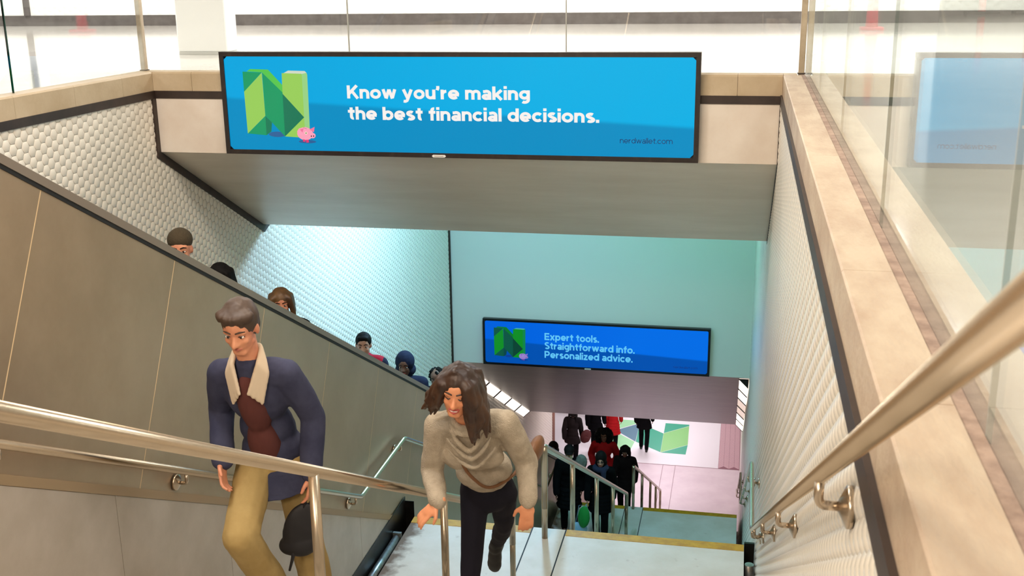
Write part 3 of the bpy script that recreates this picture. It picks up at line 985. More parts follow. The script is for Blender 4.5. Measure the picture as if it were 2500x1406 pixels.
def text(line, x, z, width, xh, w=0.27, gap=0.088, space=0.47):
    """strokes of a line whose baseline starts at (x, z), scaled to the width; local frame x right, z up"""
    mb = MB()
    pen = 0.0
    for ch in line:
        if ch == ' ':
            pen += space; continue
        stk, adv = glyph(ch, w)
        for s in stk:
            ribbon(mb, [(a + pen, b) for a, b in s], w)
        pen += adv + gap
    total = pen - gap
    kx = width / total
    mb.v = [(x + a * kx, 0, z + b * xh) for a, b, _ in mb.v]
    return mb


LOGO = dict(
    A=[(0.189, 0.662), (0.355, 0.657), (0.19, 0.502)], B=[(0.354, 0.655), (0.19, 0.502), (0.195, 0.166), (0.358, 0.311)],
    C=[(0.358, 0.31), (0.196, 0.166), (0.357, 0.154)], S=[(0.358, 0.31), (0.412, 0.258), (0.401, 0.185), (0.357, 0.154)],
    D=[(0.356, 0.656), (0.52, 0.499), (0.516, 0.147), (0.412, 0.258), (0.358, 0.311)], E=[(0.519, 0.489), (0.69, 0.303), (0.516, 0.147)],
    F=[(0.523, 0.652), (0.688, 0.648), (0.692, 0.640), (0.69, 0.303), (0.519, 0.489)], G=[(0.69, 0.303), (0.691, 0.138), (0.516, 0.147)],
    H=[(0.224, 0.664), (0.255, 0.683), (0.408, 0.679), (0.522, 0.558), (0.52, 0.498), (0.355, 0.657)],
    I=[(0.537, 0.651), (0.579, 0.672), (0.718, 0.669), (0.733, 0.655), (0.692, 0.646)],
    J=[(0.692, 0.646), (0.733, 0.655), (0.738, 0.64), (0.732, 0.216), (0.691, 0.138), (0.69, 0.303)])


def ad_screen(x0, z0, yf, pal, lines, label, strength, frame_m, web):
    """screen whose frame starts at the lower left (x0, z0); artwork in the frame's own coordinates"""
    W, H = 3.82, 0.818
    t = empty('advertising_screen', (x0, yf, z0), label, 'advertising screen')

    def put(mb, name, mats, dy, parent=t):
        mb.v = [(a + x0, b + yf + dy, c + z0) for a, b, c in mb.v]
        return mb.build(name, mats, parent)
    b = 0.036
    for nm, bx in (('frame', (0, W, H - b, H)), ('frame', (0, W, 0, b)), ('frame', (0, b, b, H - b)), ('frame', (W - b, W, b, H - b))):
        mb = MB(); mb.box(bx[0], bx[1], 0.0, 0.08, bx[2], bx[3]); put(mb, 'frame_bar', frame_m, 0)
    # picture area with clipped corners
    mb = MB()
    c = 0.028
    prof = [(b + c, b - 0.002), (W - b - c, b - 0.002), (W - b + 0.002, b + c), (W - b + 0.002, H - b - c), (W - b - c, H - b + 0.002), (b + c, H - b + 0.002), (b - 0.002, H - b - c), (b - 0.002, b + c)]
    mb.prism_y(prof, 0.012, 0.03)
    put(mb, 'screen', pal['screen'], 0)
    mb = MB(); mb.box(b - 0.01, W - b + 0.01, 0.031, 0.07, b - 0.01, H - b + 0.01); put(mb, 'back_panel', frame_m, 0)
    # lettering
    for ln, lx, lz, lw, xh, ww in lines:
        mb = text(ln, lx, lz, lw, xh, ww)
        put(mb, 'headline', pal['text'], 0.0115)
    mb = text(web[0], web[1], web[2], web[3], web[4], 0.17, 0.12); put(mb, 'web_address', pal['web'], 0.0115)
    # letter-shaped block in greens
    mb = MB()
    order = [('H', 3), ('I', 5), ('J', 6), ('S', 4), ('A', 1), ('B', 0), ('C', 1), ('D', 1), ('F', 0), ('G', 0), ('E', 2)]
    for k, mi in order:
        mb.add([(p[0], 0, p[1]) for p in LOGO[k]], [tuple(range(len(LOGO[k])))], mi)
    put(mb, 'letter_block', pal['logo'], 0.0112)
    mb = MB()
    mb.add([(0.452 + 0.075 * math.cos(a), 0, 0.163 + 0.022 * math.sin(a)) for a in np.linspace(0, 6.283, 21)[:-1]], [tuple(range(20))], 0)
    mb.add([(0.705 + 0.075 * math.cos(a), 0, 0.108 + 0.014 * math.sin(a)) for a in np.linspace(0, 6.283, 21)[:-1]], [tuple(range(20))], 0)
    put(mb, 'picture_shadow', pal['shade'], 0.0116)
    # piggy bank picture
    mb = MB()
    an = np.linspace(0, 6.283, 25)[:-1]
    ell = lambda cx, cz, rx, rz, mi: mb.add([(cx + rx * math.cos(a), 0, cz + rz * math.sin(a)) for a in an], [tuple(range(24))], mi)
    put_z = []
    pig = [('e', (0.690, 0.172, 0.068, 0.052), 0), ('p', [(0.622, 0.190), (0.640, 0.214), (0.70, 0.226), (0.70, 0.172), (0.63, 0.152)], 0),
           ('e', (0.752, 0.158, 0.026, 0.022), 0)]
    legs = [[(0.668, 0.128), (0.668, 0.108), (0.688, 0.106), (0.688, 0.124)], [(0.694, 0.124), (0.696, 0.100), (0.718, 0.102), (0.716, 0.126)]]
    for L in legs: mb.add([(a, 0, z) for a, z in L], [(0, 1, 2, 3)], 3)
    for kind, a, mi in pig:
        if kind == 'e': ell(*a, mi)
        else: mb.add([(p, 0, z) for p, z in a], [tuple(range(len(a)))], mi)
    put(mb, 'piggy_bank_picture', pal['pig'], 0.0106)
    mb = MB()
    for L in ([(0.647, 0.206), (0.680, 0.214), (0.668, 0.180)], [(0.728, 0.206), (0.774, 0.228), (0.766, 0.186)]):
        mb.add([(a, 0, z) for a, z in L], [(0, 1, 2)], 1)
    an2 = an
    ell(0.698, 0.177, 0.011, 0.011, 2)
    put(mb, 'piggy_bank_picture', pal['pig'], 0.0100)
    mb = MB()
    ell(0.6985, 0.177, 0.005, 0.005, 4); ell(0.742, 0.153, 0.005, 0.006, 4); ell(0.762, 0.154, 0.005, 0.006, 4)
    mb.add([(0.676, 0, 0.219), (0.706, 0, 0.211), (0.707, 0, 0.2125), (0.677, 0, 0.2205)], [(0, 1, 2, 3)], 4)
    put(mb, 'piggy_bank_picture', pal['pig'], 0.0094)
    # maker's plate on the lower bar
    mb = MB(); mb.prism_y([(1.755, 0.004), (1.85, 0.004), (1.86, 0.014), (1.85, 0.024), (1.755, 0.024), (1.745, 0.014)], -0.004, 0.002)
    pl = put(mb, 'plate', M['white_badge'], 0)
    mb = MB(); mb.box(1.765, 1.84, -0.0048, -0.004, 0.0115, 0.0165); put(mb, 'plate_print', mat('plate_print', (150, 140, 120), .5), 0, t)
    return t


pal1 = dict(screen=screen_mat('screen_picture', (0, 166, 224), (0, 176, 230), (0, 142, 196), 1.0), text=emit('text_white', (246, 240, 236), 1.0), web=emit('web_navy', (12, 62, 110), 1.0),
            logo=[emit('block_light', (150, 204, 88)), emit('block_green', (0, 152, 98)), emit('block_dark', (0, 116, 84)), emit('block_top', (84, 196, 76)),
                  emit('block_side', (0, 120, 84)), emit('block_pale', (206, 216, 196)), emit('block_edge', (150, 208, 132))],
            shade=emit('picture_shade', (40, 96, 150)),
            pig=[emit('pig_pink', (250, 160, 186)), emit('pig_deep', (240, 118, 156)), emit('pig_eye', (250, 236, 200)), emit('pig_leg', (226, 54, 110)), emit('pig_black', (40, 10, 20))])
pal2 = dict(screen=screen_mat('screen_picture_deep', (0, 96, 222), (0, 108, 230), (0, 80, 176), 1.0), text=emit('text_cyan', (96, 196, 244), 1.0), web=emit('web_navy_deep', (6, 52, 130), 1.0),
            logo=[emit('block2_light', (14, 140, 36)), emit('block2_green', (10, 84, 66)), emit('block2_dark', (8, 66, 50)), emit('block2_top', (8, 120, 40)),
                  emit('block2_side', (6, 66, 70)), emit('block2_pale', (70, 170, 160)), emit('block2_edge', (16, 132, 74))],
            shade=emit('picture_shade_deep', (8, 60, 150)),
            pig=[emit('pig2_pink', (150, 124, 200)), emit('pig2_deep', (128, 104, 190)), emit('pig2_eye', (170, 170, 230)), emit('pig2_leg', (110, 70, 160)), emit('pig2_black', (40, 20, 60))])
ad_screen(-4.153, -1.409, 8.50, pal1,
          [("Know you're making", 1.062, 0.457, 1.472, 0.0745, 0.30), ('the best financial decisions.', 1.060, 0.291, 2.010, 0.0745, 0.30)],
          'wide bright blue advertising screen reading Know you\'re making the best financial decisions', 1.0, M['frame'],
          ('nerdwallet.com', 3.228, 0.139, 0.398, 0.031))
ad_screen(-4.217, -6.477, 17.70, pal2,
          [('Expert tools.', 1.064, 0.486, 0.925, 0.090, 0.28), ('Straightforward info.', 1.063, 0.326, 1.523, 0.090, 0.28), ('Personalized advice.', 1.063, 0.168, 1.492, 0.090, 0.28)],
          'deep blue advertising screen reading Expert tools, Straightforward info, Personalized advice', 1.0, M['frame2'],
          ('nerdwallet.com', 3.228, 0.112, 0.398, 0.031))

# ------------------------------------------------------------------ lights along the lower soffit


def cove(x, s, y, ln, label, m):
    z = lambda yy: ZF2 - T * (yy - Y2) - 0.012
    t = empty('cove_light', (x, y, z(y)), label, 'ceiling light', 'lights along the lower soffit')
    a, b = y + 0.03, y + ln - 0.03
    w = 0.15
    mb = MB()
    # angled lens between wall and soffit
    vs = [(x, a, z(a) - w), (x, b, z(b) - w), (x + s * w, b, z(b)), (x + s * w, a, z(a))]
    mb.add(vs + [(x, a, z(a)), (x, b, z(b))], [(0, 1, 2, 3), (0, 3, 4), (1, 5, 2), (0, 4, 5, 1), (3, 2, 5, 4)])
    mb.build('lens', m, t)
    mb = MB()
    for q0, q1 in ((y, a), (b, y + ln)):
        vs = [(x, q0, z(q0) - w - .015), (x + s * (w + .015), q0, z(q0)), (x, q0, z(q0)), (x, q1, z(q1) - w - .015), (x + s * (w + .015), q1, z(q1)), (x, q1, z(q1))]
        mb.add(vs, [(0, 1, 2), (3, 5, 4), (0, 3, 4, 1), (1, 4, 5, 2), (0, 2, 5, 3)])
    mb.build('end_frame', M['black_gap'], t)


lamp_dim = emit('lamp_panel_dim', (206, 180, 156), 0.9)
names_l = ['nearest the corner of the lower screen wall', 'second down from the lower screen wall', 'third down from the lower screen wall', 'fourth down from the lower screen wall',
           'second up from the lower hall', 'lowest, by the lower hall']
for k in range(6):
    cove(XL + 0.005, 1, 17.85 + k * 1.04, 1.03, 'white left-hand light panel under the soffit, ' + names_l[k], M['lamp'])
for k in range(6):
    cove(XR - 0.02, -1, 17.85 + k * 1.04, 1.03, ('dim ' if k in (2, 3) else 'white ') + 'right-hand light panel under the soffit, ' + names_l[k], lamp_dim if k in (2, 3) else M['lamp'])

# ------------------------------------------------------------------ floor graphic
dc = empty('floor_graphic', (-2.3, 30.5, ZLOW), 'large white floor graphic with a green and teal letter N in the lower hall', 'floor graphic')
mb = MB(); mb.box(-6.0, -0.315, 28.61, 33.5, ZLOW + 0.0005, ZLOW + 0.003); mb.build('white_sheet', M['decal_w'], dc)
zz = ZLOW + 0.0045


def dec(name, pts, m):
    mb = MB(); mb.prism_z(pts, zz - 0.0014, zz); mb.build(name, m, dc)


dec('green_facet', [(-1.94, 30.76), (-1.236, 31.42), (-1.205, 30.05), (-1.93, 29.40)], M['dgreen'])
dec('teal_facet', [(-1.94, 30.78), (-1.94, 31.545), (-1.236, 31.54), (-1.236, 31.44)], M['dteal'])
dec('teal_facet', [(-1.93, 29.38), (-1.205, 30.03), (-1.23, 29.36)], M['dteal'])
dec('teal_facet', [(-2.70, 31.40), (-1.945, 30.75), (-1.935, 29.40), (-2.69, 30.02)], M['dteal'])
dec('slate_facet', [(-2.70, 31.40), (-2.70, 30.02), (-3.35, 30.75)], M['dblue'])
dec('pale_facet', [(-3.40, 31.60), (-2.72, 31.60), (-2.72, 31.42), (-3.36, 30.80)], M['dpale'])
dec('pale_facet', [(-3.40, 30.70), (-2.72, 30.0), (-2.78, 29.45), (-3.40, 29.45)], M['dpale'])

# ------------------------------------------------------------------ people
V3 = Vector


SCRATCH = bpy.data.scenes.new('scratch')


class Blob:
    """closed round shapes that are melted together into one skin"""

    def __init__(self):
        self.v = []; self.f = []

    def _add(self, vs, fs):
        n = len(self.v); self.v += vs; self.f += [tuple(i + n for i in f) for f in fs]

    def cap(self, p0, p1, r0, r1, seg=12):
        p0, p1 = V3(p0), V3(p1)
        d = p1 - p0
        if d.length < 1e-6: d = V3((0, 0, 1e-5))
        d = d.normalized()
        a = V3((0, 0, 1)) if abs(d.z) < 0.9 else V3((1, 0, 0))
        u = (a - d * a.dot(d)).normalized(); w = d.cross(u)
        rings = []
        for k in range(1, 4): rings.append((p0, r0, math.pi - math.pi / 2 * k / 3))
        for k in range(0, 3): rings.append((p1, r1, math.pi / 2 - math.pi / 2 * k / 3))
        vs = [p0 - d * r0]
        for c, r, ph in rings:
            for s in range(seg):
                t = 2 * math.pi * s / seg
                vs.append(c + d * (r * math.cos(ph)) + (u * math.cos(t) + w * math.sin(t)) * (r * math.sin(ph)))
        vs.append(p1 + d * r1)
        fs = [(0, 1 + (s + 1) % seg, 1 + s) for s in range(seg)]
        for i in range(len(rings) - 1):
            for s in range(seg):
                a0 = 1 + i * seg + s; b0 = 1 + i * seg + (s + 1) % seg
                fs.append((a0, b0, b0 + seg, a0 + seg))
        last = len(vs) - 1; st_ = 1 + (len(rings) - 1) * seg
        fs += [(st_ + s, st_ + (s + 1) % seg, last) for s in range(seg)]
        self._add(vs, fs)
        return self

    def chain(self, pts, rs):
        for i in range(len(pts) - 1): self.cap(pts[i], pts[i + 1], rs[i], rs[i + 1])
        return self

    def ell(self, c, a, b, d, seg=16, n=10):
        """ellipsoid with half axes a, b, d (vectors)"""
        c, a, b, d = V3(c), V3(a), V3(b), V3(d)
        vs = [c - d]
        for i in range(1, n):
            ph = math.pi * i / n
            for s in range(seg):
                t = 2 * math.pi * s / seg
                vs.append(c - d * math.cos(ph) + (a * math.cos(t) + b * math.sin(t)) * math.sin(ph))
        vs.append(c + d)
        fs = [(0, 1 + (s + 1) % seg, 1 + s) for s in range(seg)]
        for i in range(n - 2):
            for s in range(seg):
                a0 = 1 + i * seg + s; b0 = 1 + i * seg + (s + 1) % seg
                fs.append((a0, b0, b0 + seg, a0 + seg))
        last = len(vs) - 1; st_ = 1 + (n - 2) * seg
        fs += [(st_ + s, st_ + (s + 1) % seg, last) for s in range(seg)]
        self._add(vs, fs)
        return self

    def build(self, name, m, parent=None, origin=None, voxel=0.01, smooth=4, fold=0.0, fscale=9.0, remesh=True):
        org = V3(origin) if origin is not None else V3(parent_loc(parent))
        me = bpy.data.meshes.new(name)
        me.from_pydata([tuple(p - org) for p in self.v], [], self.f)
        me.materials.append(m)
        bm = bmesh.new(); bm.from_mesh(me); bmesh.ops.recalc_face_normals(bm, faces=bm.faces); bm.to_mesh(me); bm.free()
        if remesh:
            tmp = bpy.data.objects.new('tmp', me); SCRATCH.collection.objects.link(tmp)
            r = tmp.modifiers.new('r', 'REMESH'); r.mode = 'VOXEL'; r.voxel_size = voxel; r.use_smooth_shade = True
            if smooth:
                s = tmp.modifiers.new('s', 'SMOOTH'); s.iterations = smooth; s.factor = 0.5
            SCRATCH.view_layers[0].update(); dg = SCRATCH.view_layers[0].depsgraph
            me2 = bpy.data.meshes.new_from_object(tmp.evaluated_get(dg))
            bpy.data.objects.remove(tmp)
            me2.name = name
            me = me2
        if fold > 0:
            nv = len(me.vertices)
            no = np.empty(nv * 3); co = np.empty(nv * 3)
            me.vertices.foreach_get('normal', no); me.vertices.foreach_get('co', co)
            co = co.reshape(-1, 3); no = no.reshape(-1, 3)
            hs = np.array([noise.noise(V3((x * fscale, y * fscale, z * fscale * 0.55))) + 0.5 * noise.noise(V3((x * fscale * 2.1 + 5, y * fscale * 2.1, z * fscale * 1.4))) for x, y, z in co.tolist()])
            co += no * (hs * fold)[:, None]
            me.vertices.foreach_set('co', co.ravel()); me.update()
        if not me.materials: me.materials.append(m)
        me.polygons.foreach_set('use_smooth', [True] * len(me.polygons))
        o = bpy.data.objects.new(name, me); COL.objects.link(o)
        if parent:
            o.parent = parent; o.location = org - V3(parent_loc(parent))
        else:
            o.location = org
        return o


def ik(a, c, l1, l2, pole):
    a, c = V3(a), V3(c)
    d = c - a; L = min(d.length, (l1 + l2) * 0.999)
    dn = d.normalized()
    x = (l1 * l1 - l2 * l2 + L * L) / (2 * L)
    h = math.sqrt(max(l1 * l1 - x * x, 0))
    p = V3(pole); p = (p - dn * p.dot(dn))
    p = p.normalized() if p.length > 1e-6 else V3((0, 0, 0))
    return a + dn * x + p * h


def stand(foot, yaw, H, stride=0.0, rise=0.0, lean=0.06, headpitch=-0.1, headyaw=0.0, arms='down', w=1.0):
    """joints of an upright or walking figure, foot = point under the pelvis on the ground, facing -y turned by yaw"""
    k = H / 1.75
    F = V3((math.sin(yaw), -math.cos(yaw), 0)); Z = V3((0, 0, 1)); Lf = Z.cross(F)
    o = V3(foot)
    bob = abs(stride) * 0.12 + abs(rise) * .25
    J = {'k': k, 'w': w}
    pel = o + Z * (0.95 * k - bob)
    sp = (Z * math.cos(lean) + F * math.sin(lean))
    J['pelvis'] = pel; J['waist'] = pel + sp * 0.16 * k; J['chest'] = pel + sp * 0.35 * k
    J['neck'] = pel + sp * 0.535 * k
    sh = pel + sp * 0.475 * k
    J['shL'] = sh + Lf * 0.175 * k * w; J['shR'] = sh - Lf * 0.175 * k * w
    hf = (F * math.cos(headyaw) + Lf * math.sin(headyaw))
    hf = (hf * math.cos(headpitch) + Z * math.sin(headpitch)).normalized()
    hl = Z.cross(hf).normalized(); hu = hf.cross(hl)
    J['head'] = J['neck'] + (sp * 0.5 + Z * 0.5).normalized() * 0.14 * k + F * 0.025 * k
    J['hf'], J['hl'], J['hu'] = hf, hl, hu
    J['hipL'] = pel + Lf * 0.09 * k - Z * 0.04 * k; J['hipR'] = pel - Lf * 0.09 * k - Z * 0.04 * k
    J['anL'] = o + Lf * 0.085 * k + F * (0.02 + stride) * k + Z * (0.085 * k + max(rise, 0)) 
    J['anR'] = o - Lf * 0.085 * k + F * (0.02 - stride) * k + Z * (0.085 * k + max(-rise, 0))
    for s in 'LR':
        J['kn' + s] = ik(J['hip' + s], J['an' + s], 0.42 * k, 0.42 * k, F)
        J['toe' + s] = F
        side = Lf if s == 'L' else -Lf
        sw = (-stride if s == 'L' else stride) * 0.9
        if arms == 'pockets':
            wr = pel + side * 0.19 * k + F * 0.10 * k + Z * 0.05 * k
        elif arms == 'front' :
            wr = pel + side * 0.10 * k + F * 0.27 * k + Z * 0.18 * k
        else:
            wr = J['sh' + s] - Z * 0.52 * k + side * 0.05 * k + F * (sw + 0.05) * k
        J['wr' + s] = wr
        J['el' + s] = ik(J['sh' + s], wr, 0.29 * k, 0.255 * k, -F + side * 0.5)
    J['F'], J['L'] = F, Lf
    return J


def axes(J):
    s = (J['neck'] - J['pelvis']).normalized()
    l = (J['shL'] - J['shR']).normalized()
    l = (l - s * l.dot(s)).normalized()
    return s, l, l.cross(s)


def add_torso(b, J, g, chest=True, bust=0.0):
    s, l, f = axes(J); k, w = J['k'], J['w']
    hl = (J['hipL'] - J['hipR']).normalized()
    b.ell(J['chest'] + s * 0.02 * k, l * (0.150 * k * w + g), f * (0.098 * k + g), s * (0.17 * k + g))
    b.ell(J['waist'], l * (0.128 * k * w + g), f * (0.088 * k + g), s * (0.15 * k + g))
    b.cap(J['shL'] - l * 0.03, J['shR'] + l * 0.03, 0.058 * k + g, 0.058 * k + g)
    b.cap(J['chest'] + s * 0.09 * k, J['neck'] - s * 0.02, 0.085 * k + g, 0.055 * k + g)
    if bust:
        for q in (1, -1): b.ell(J['chest'] + l * q * 0.075 * k + f * 0.07 * k + s * 0.01, l * (0.07 * k + g), f * (bust * k + g), s * (0.07 * k + g))


def add_pelvis(b, J, g):
    s, l, f = axes(J); k, w = J['k'], J['w']
    hl = (J['hipL'] - J['hipR']).normalized(); z = V3((0, 0, 1)); z = (z - hl * z.dot(hl)).normalized(); ff = hl.cross(z)
    b.ell(J['pelvis'] - z * 0.02 * k, hl * (0.155 * k * (0.4 + 0.6 * w) + g), ff * (0.105 * k + g), z * (0.125 * k + g))


def add_arm(b, J, s, g, cuff=1.0, r=(0.052, 0.042, 0.030)):
    k = J['k']
    sh, el, wr = J['sh' + s], J['el' + s], J['wr' + s]
    b.cap(sh, el, r[0] * k + g, r[1] * k + g)
    b.cap(el, el.lerp(wr, cuff), r[1] * k + g, (r[1] + (r[2] - r[1]) * cuff) * k + g)


def add_leg(b, J, s, g, end=1.0, r=(0.082, 0.054, 0.036)):
    k = J['k']
    h, n, a = J['hip' + s], J['kn' + s], J['an' + s]
    b.cap(h, n, r[0] * k + g, r[1] * k + g)
    m = n.lerp(a, 0.35)
    b.cap(n, m, r[1] * k + g, r[1] * k * 0.98 + g)
    b.cap(m, n.lerp(a, end), r[1] * k * 0.98 + g, r[2] * k + g)


def add_head(b, J, ears=True):
    k = J['k']; c, f, l, u = J['head'], J['hf'], J['hl'], J['hu']
    q = lambda a, bb, d: c + (f * a + l * bb + u * d) * k
    b.ell(q(-0.012, 0, 0.028), l * 0.074 * k, f * 0.092 * k, u * 0.088 * k)
    b.ell(q(0.018, 0, -0.030), l * 0.060 * k, f * 0.064 * k, u * 0.082 * k)
    b.cap(q(0.052, 0.014, -0.094), q(0.052, -0.014, -0.094), 0.021 * k, 0.021 * k)
    b.cap(q(0.01, 0.048, -0.06), q(0.045, 0.02, -0.092), 0.018 * k, 0.018 * k)
    b.cap(q(0.01, -0.048, -0.06), q(0.045, -0.02, -0.092), 0.018 * k, 0.018 * k)
    b.cap(q(0.074, 0, 0.006), q(0.098, 0, -0.030), 0.009 * k, 0.0135 * k)                 # nose
    for sgn in (1, -1):
        b.cap(q(0.090, sgn * 0.010, -0.034), q(0.082, sgn * 0.013, -0.034), 0.009 * k, 0.009 * k)
        b.cap(q(0.070, sgn * 0.012, 0.026), q(0.060, sgn * 0.045, 0.022), 0.011 * k, 0.010 * k)   # brow
        b.ell(q(0.050, sgn * 0.036, -0.026), l * 0.022 * k, f * 0.022 * k, u * 0.020 * k)        # cheek
        if ears: b.ell(q(-0.012, sgn * 0.078, -0.006), l * 0.010 * k, f * 0.019 * k, u * 0.031 * k)
    b.cap(q(0.074, 0.013, -0.060), q(0.074, -0.013, -0.060), 0.0085 * k, 0.0085 * k)       # mouth
    b.cap(J['neck'] - (J['head'] - J['neck']) * 0.35, c + (u * -0.05 - f * 0.022) * k, 0.056 * k, 0.052 * k)


def add_hand(b, J, s, out, palm, k, spread=0.25, curl=0.35):
    """palm, four bent fingers of different length and a thumb from the side of the palm; out = finger direction, palm = way the palm faces"""
    w = J['wr' + s]
    out = out.normalized(); palm = (palm - out * palm.dot(out)).normalized()
    side = out.cross(palm)
    if s == 'L': side = -side                          # side points to the thumb
    c = w + out * 0.050 * k
    b.cap(w - out * 0.02, w + out * 0.02 * k, 0.026 * k, 0.026 * k)
    b.ell(c, side * 0.040 * k, palm * 0.016 * k, out * 0.052 * k)
    for i, (ln, off) in enumerate(((0.074, 0.030), (0.083, 0.010), (0.077, -0.010), (0.061, -0.029))):
        ba = w + (out * 0.088 + side * off) * k
        d1 = (out + side * off * spread * 8 + palm * curl * 0.5).normalized()
        d2 = (out + side * off * spread * 4 + palm * curl * (1.3 + 0.12 * i)).normalized()
        d3 = (out * 0.8 + palm * curl * (2.2 + 0.2 * i)).normalized()
        p1 = ba + d1 * ln * 0.45 * k; p2 = p1 + d2 * ln * 0.32 * k; p3 = p2 + d3 * ln * 0.23 * k
        b.chain([ba - out * 0.02 * k, p1, p2, p3], [0.0092 * k, 0.0088 * k, 0.0080 * k, 0.0070 * k])
    t0 = w + (out * 0.030 + side * 0.028) * k
    t1 = t0 + (out * 0.6 + side * 0.75 + palm * 0.3).normalized() * 0.038 * k
    t2 = t1 + (out * 0.9 + side * 0.25 + palm * 0.35).normalized() * 0.034 * k
    b.chain([t0, t1, t2], [0.0135 * k, 0.011 * k, 0.0085 * k])


def shoe(J, s, m, parent, voxel, tall=0.0):
    k = J['k']; a = J['an' + s]
    F = J['toe' + s].normalized(); up = V3((0, 0, 1)); up = (up - F * up.dot(F)).normalized() if abs(F.z) < 0.95 else -J['F']
    l = up.cross(F)
    b = Blob()
    z = -0.045 * k
    b.ell(a + up * z - F * 0.03 * k, F * 0.055 * k, l * 0.038 * k, up * 0.045 * k)
    b.ell(a + up * (z - 0.006 * k) + F * 0.07 * k, F * 0.11 * k, l * 0.045 * k, up * 0.036 * k)
    b.ell(a + up * (z - 0.012 * k) + F * 0.115 * k, F * 0.075 * k, l * 0.047 * k, up * 0.028 * k)
    b.cap(a + up * z, a + up * (0.015 + tall) * k, 0.045 * k, 0.044 * k)
    return b.build('shoe', m, parent, voxel=voxel, smooth=2)


def hair_cap(b, J, g=0.012, low=0.0, back=True):
    k = J['k']; c, f, l, u = J['head'], J['hf'], J['hl'], J['hu']
    b.ell(c + (f * -0.028 + u * 0.042) * k, l * (0.076 * k + g), f * (0.088 * k + g), u * (0.084 * k + g))
    if back: b.ell(c + (f * -0.055 + u * (0.0 - low)) * k, l * (0.066 * k + g), f * (0.052 * k + g), u * (0.075 * k + g))


def face_bits(J, parent, detail, lips=None, brow=None, smile=False, closed=False):
    k = J['k']; c, f, l, u = J['head'], J['hf'], J['hl'], J['hu']
    q = lambda a, bb, d: c + (f * a + l * bb + u * d) * k
    for sgn in (1, -1):
        if not closed:
            b = Blob(); b.ell(q(0.0665, sgn * 0.031, 0.0045), l * 0.0135 * k, f * 0.008 * k, u * 0.0062 * k)
            b.build('eye', M['teeth'], parent, remesh=False)
            b = Blob(); b.ell(q(0.0715, sgn * 0.031, 0.0035), l * 0.0062 * k, f * 0.005 * k, u * 0.0062 * k)
            b.build('iris', M['eye'], parent, remesh=False)
        b = Blob()
        b.chain([q(0.070, sgn * 0.016, 0.006), q(0.0745, sgn * 0.030, 0.0095 if not closed else 0.000), q(0.062, sgn * 0.046, 0.004)], [0.0025 * k, 0.003 * k, 0.002 * k])
        b.build('eyelashes', M['eye'], parent, remesh=False)
        b = Blob()
        b.chain([q(0.0795, sgn * 0.013, 0.030), q(0.0755, sgn * 0.032, 0.036), q(0.060, sgn * 0.050, 0.029)], [0.0036 * k, 0.0042 * k, 0.0026 * k])
        b.build('eyebrow', brow or M['hair_dk'], parent, remesh=False)
    b = Blob()
    if smile:
        b.chain([q(0.062, 0.031, -0.046), q(0.076, 0.018, -0.0535), q(0.0815, 0, -0.0565), q(0.076, -0.018, -0.0535), q(0.062, -0.031, -0.046)], [0.0022 * k, 0.004 * k, 0.0045 * k, 0.004 * k, 0.0022 * k])
        b.chain([q(0.062, 0.031, -0.047), q(0.074, 0.019, -0.066), q(0.079, 0, -0.0745), q(0.074, -0.019, -0.066), q(0.062, -0.031, -0.047)], [0.0022 * k, 0.0048 * k, 0.0058 * k, 0.0048 * k, 0.0022 * k])
        b.build('lips', lips or M['lips'], parent, remesh=False)
        b = Blob(); b.ell(q(0.074, 0, -0.0635), l * 0.021 * k, f * 0.0085 * k, u * 0.0062 * k); b.build('teeth', M['teeth'], parent, remesh=False)
    else:
        b.chain([q(0.072, 0.022, -0.060), q(0.082, 0.006, -0.0575), q(0.082, -0.006, -0.0575), q(0.072, -0.022, -0.060)], [0.003 * k, 0.005 * k, 0.005 * k, 0.003 * k])
        b.chain([q(0.072, 0.020, -0.062), q(0.080, 0.0, -0.067), q(0.072, -0.020, -0.062)], [0.003 * k, 0.006 * k, 0.003 * k])
        b.build('lips', lips or M['lips'], parent, remesh=False)


def person(J, feet, skin, label, group=None, voxel=0.011, hands=True, palms=None, outs=None, curl=0.4, spread=0.25):
    b = Blob()
    add_head(b, J); add_torso(b, J, -0.012); add_pelvis(b, J, -0.012)
    for s in 'LR':
        add_arm(b, J, s, -0.006); add_leg(b, J, s, -0.010)
        f = J['toe' + s]
        b.cap(J['an' + s], J['an' + s] + f.normalized() * 0.10 * J['k'] - V3((0, 0, 0.05 * J['k'])), 0.03, 0.022)
        out = (outs or {}).get(s) or (J['wr' + s] - J['el' + s])
        pal = (palms or {}).get(s) or (J['L'] * (-1 if s == 'L' else 1))
        if hands: add_hand(b, J, s, out, pal, J['k'], spread=spread, curl=curl)
    o = b.build('person', skin, None, origin=feet, voxel=voxel, smooth=3)
    return tag(o, label, 'person', group)


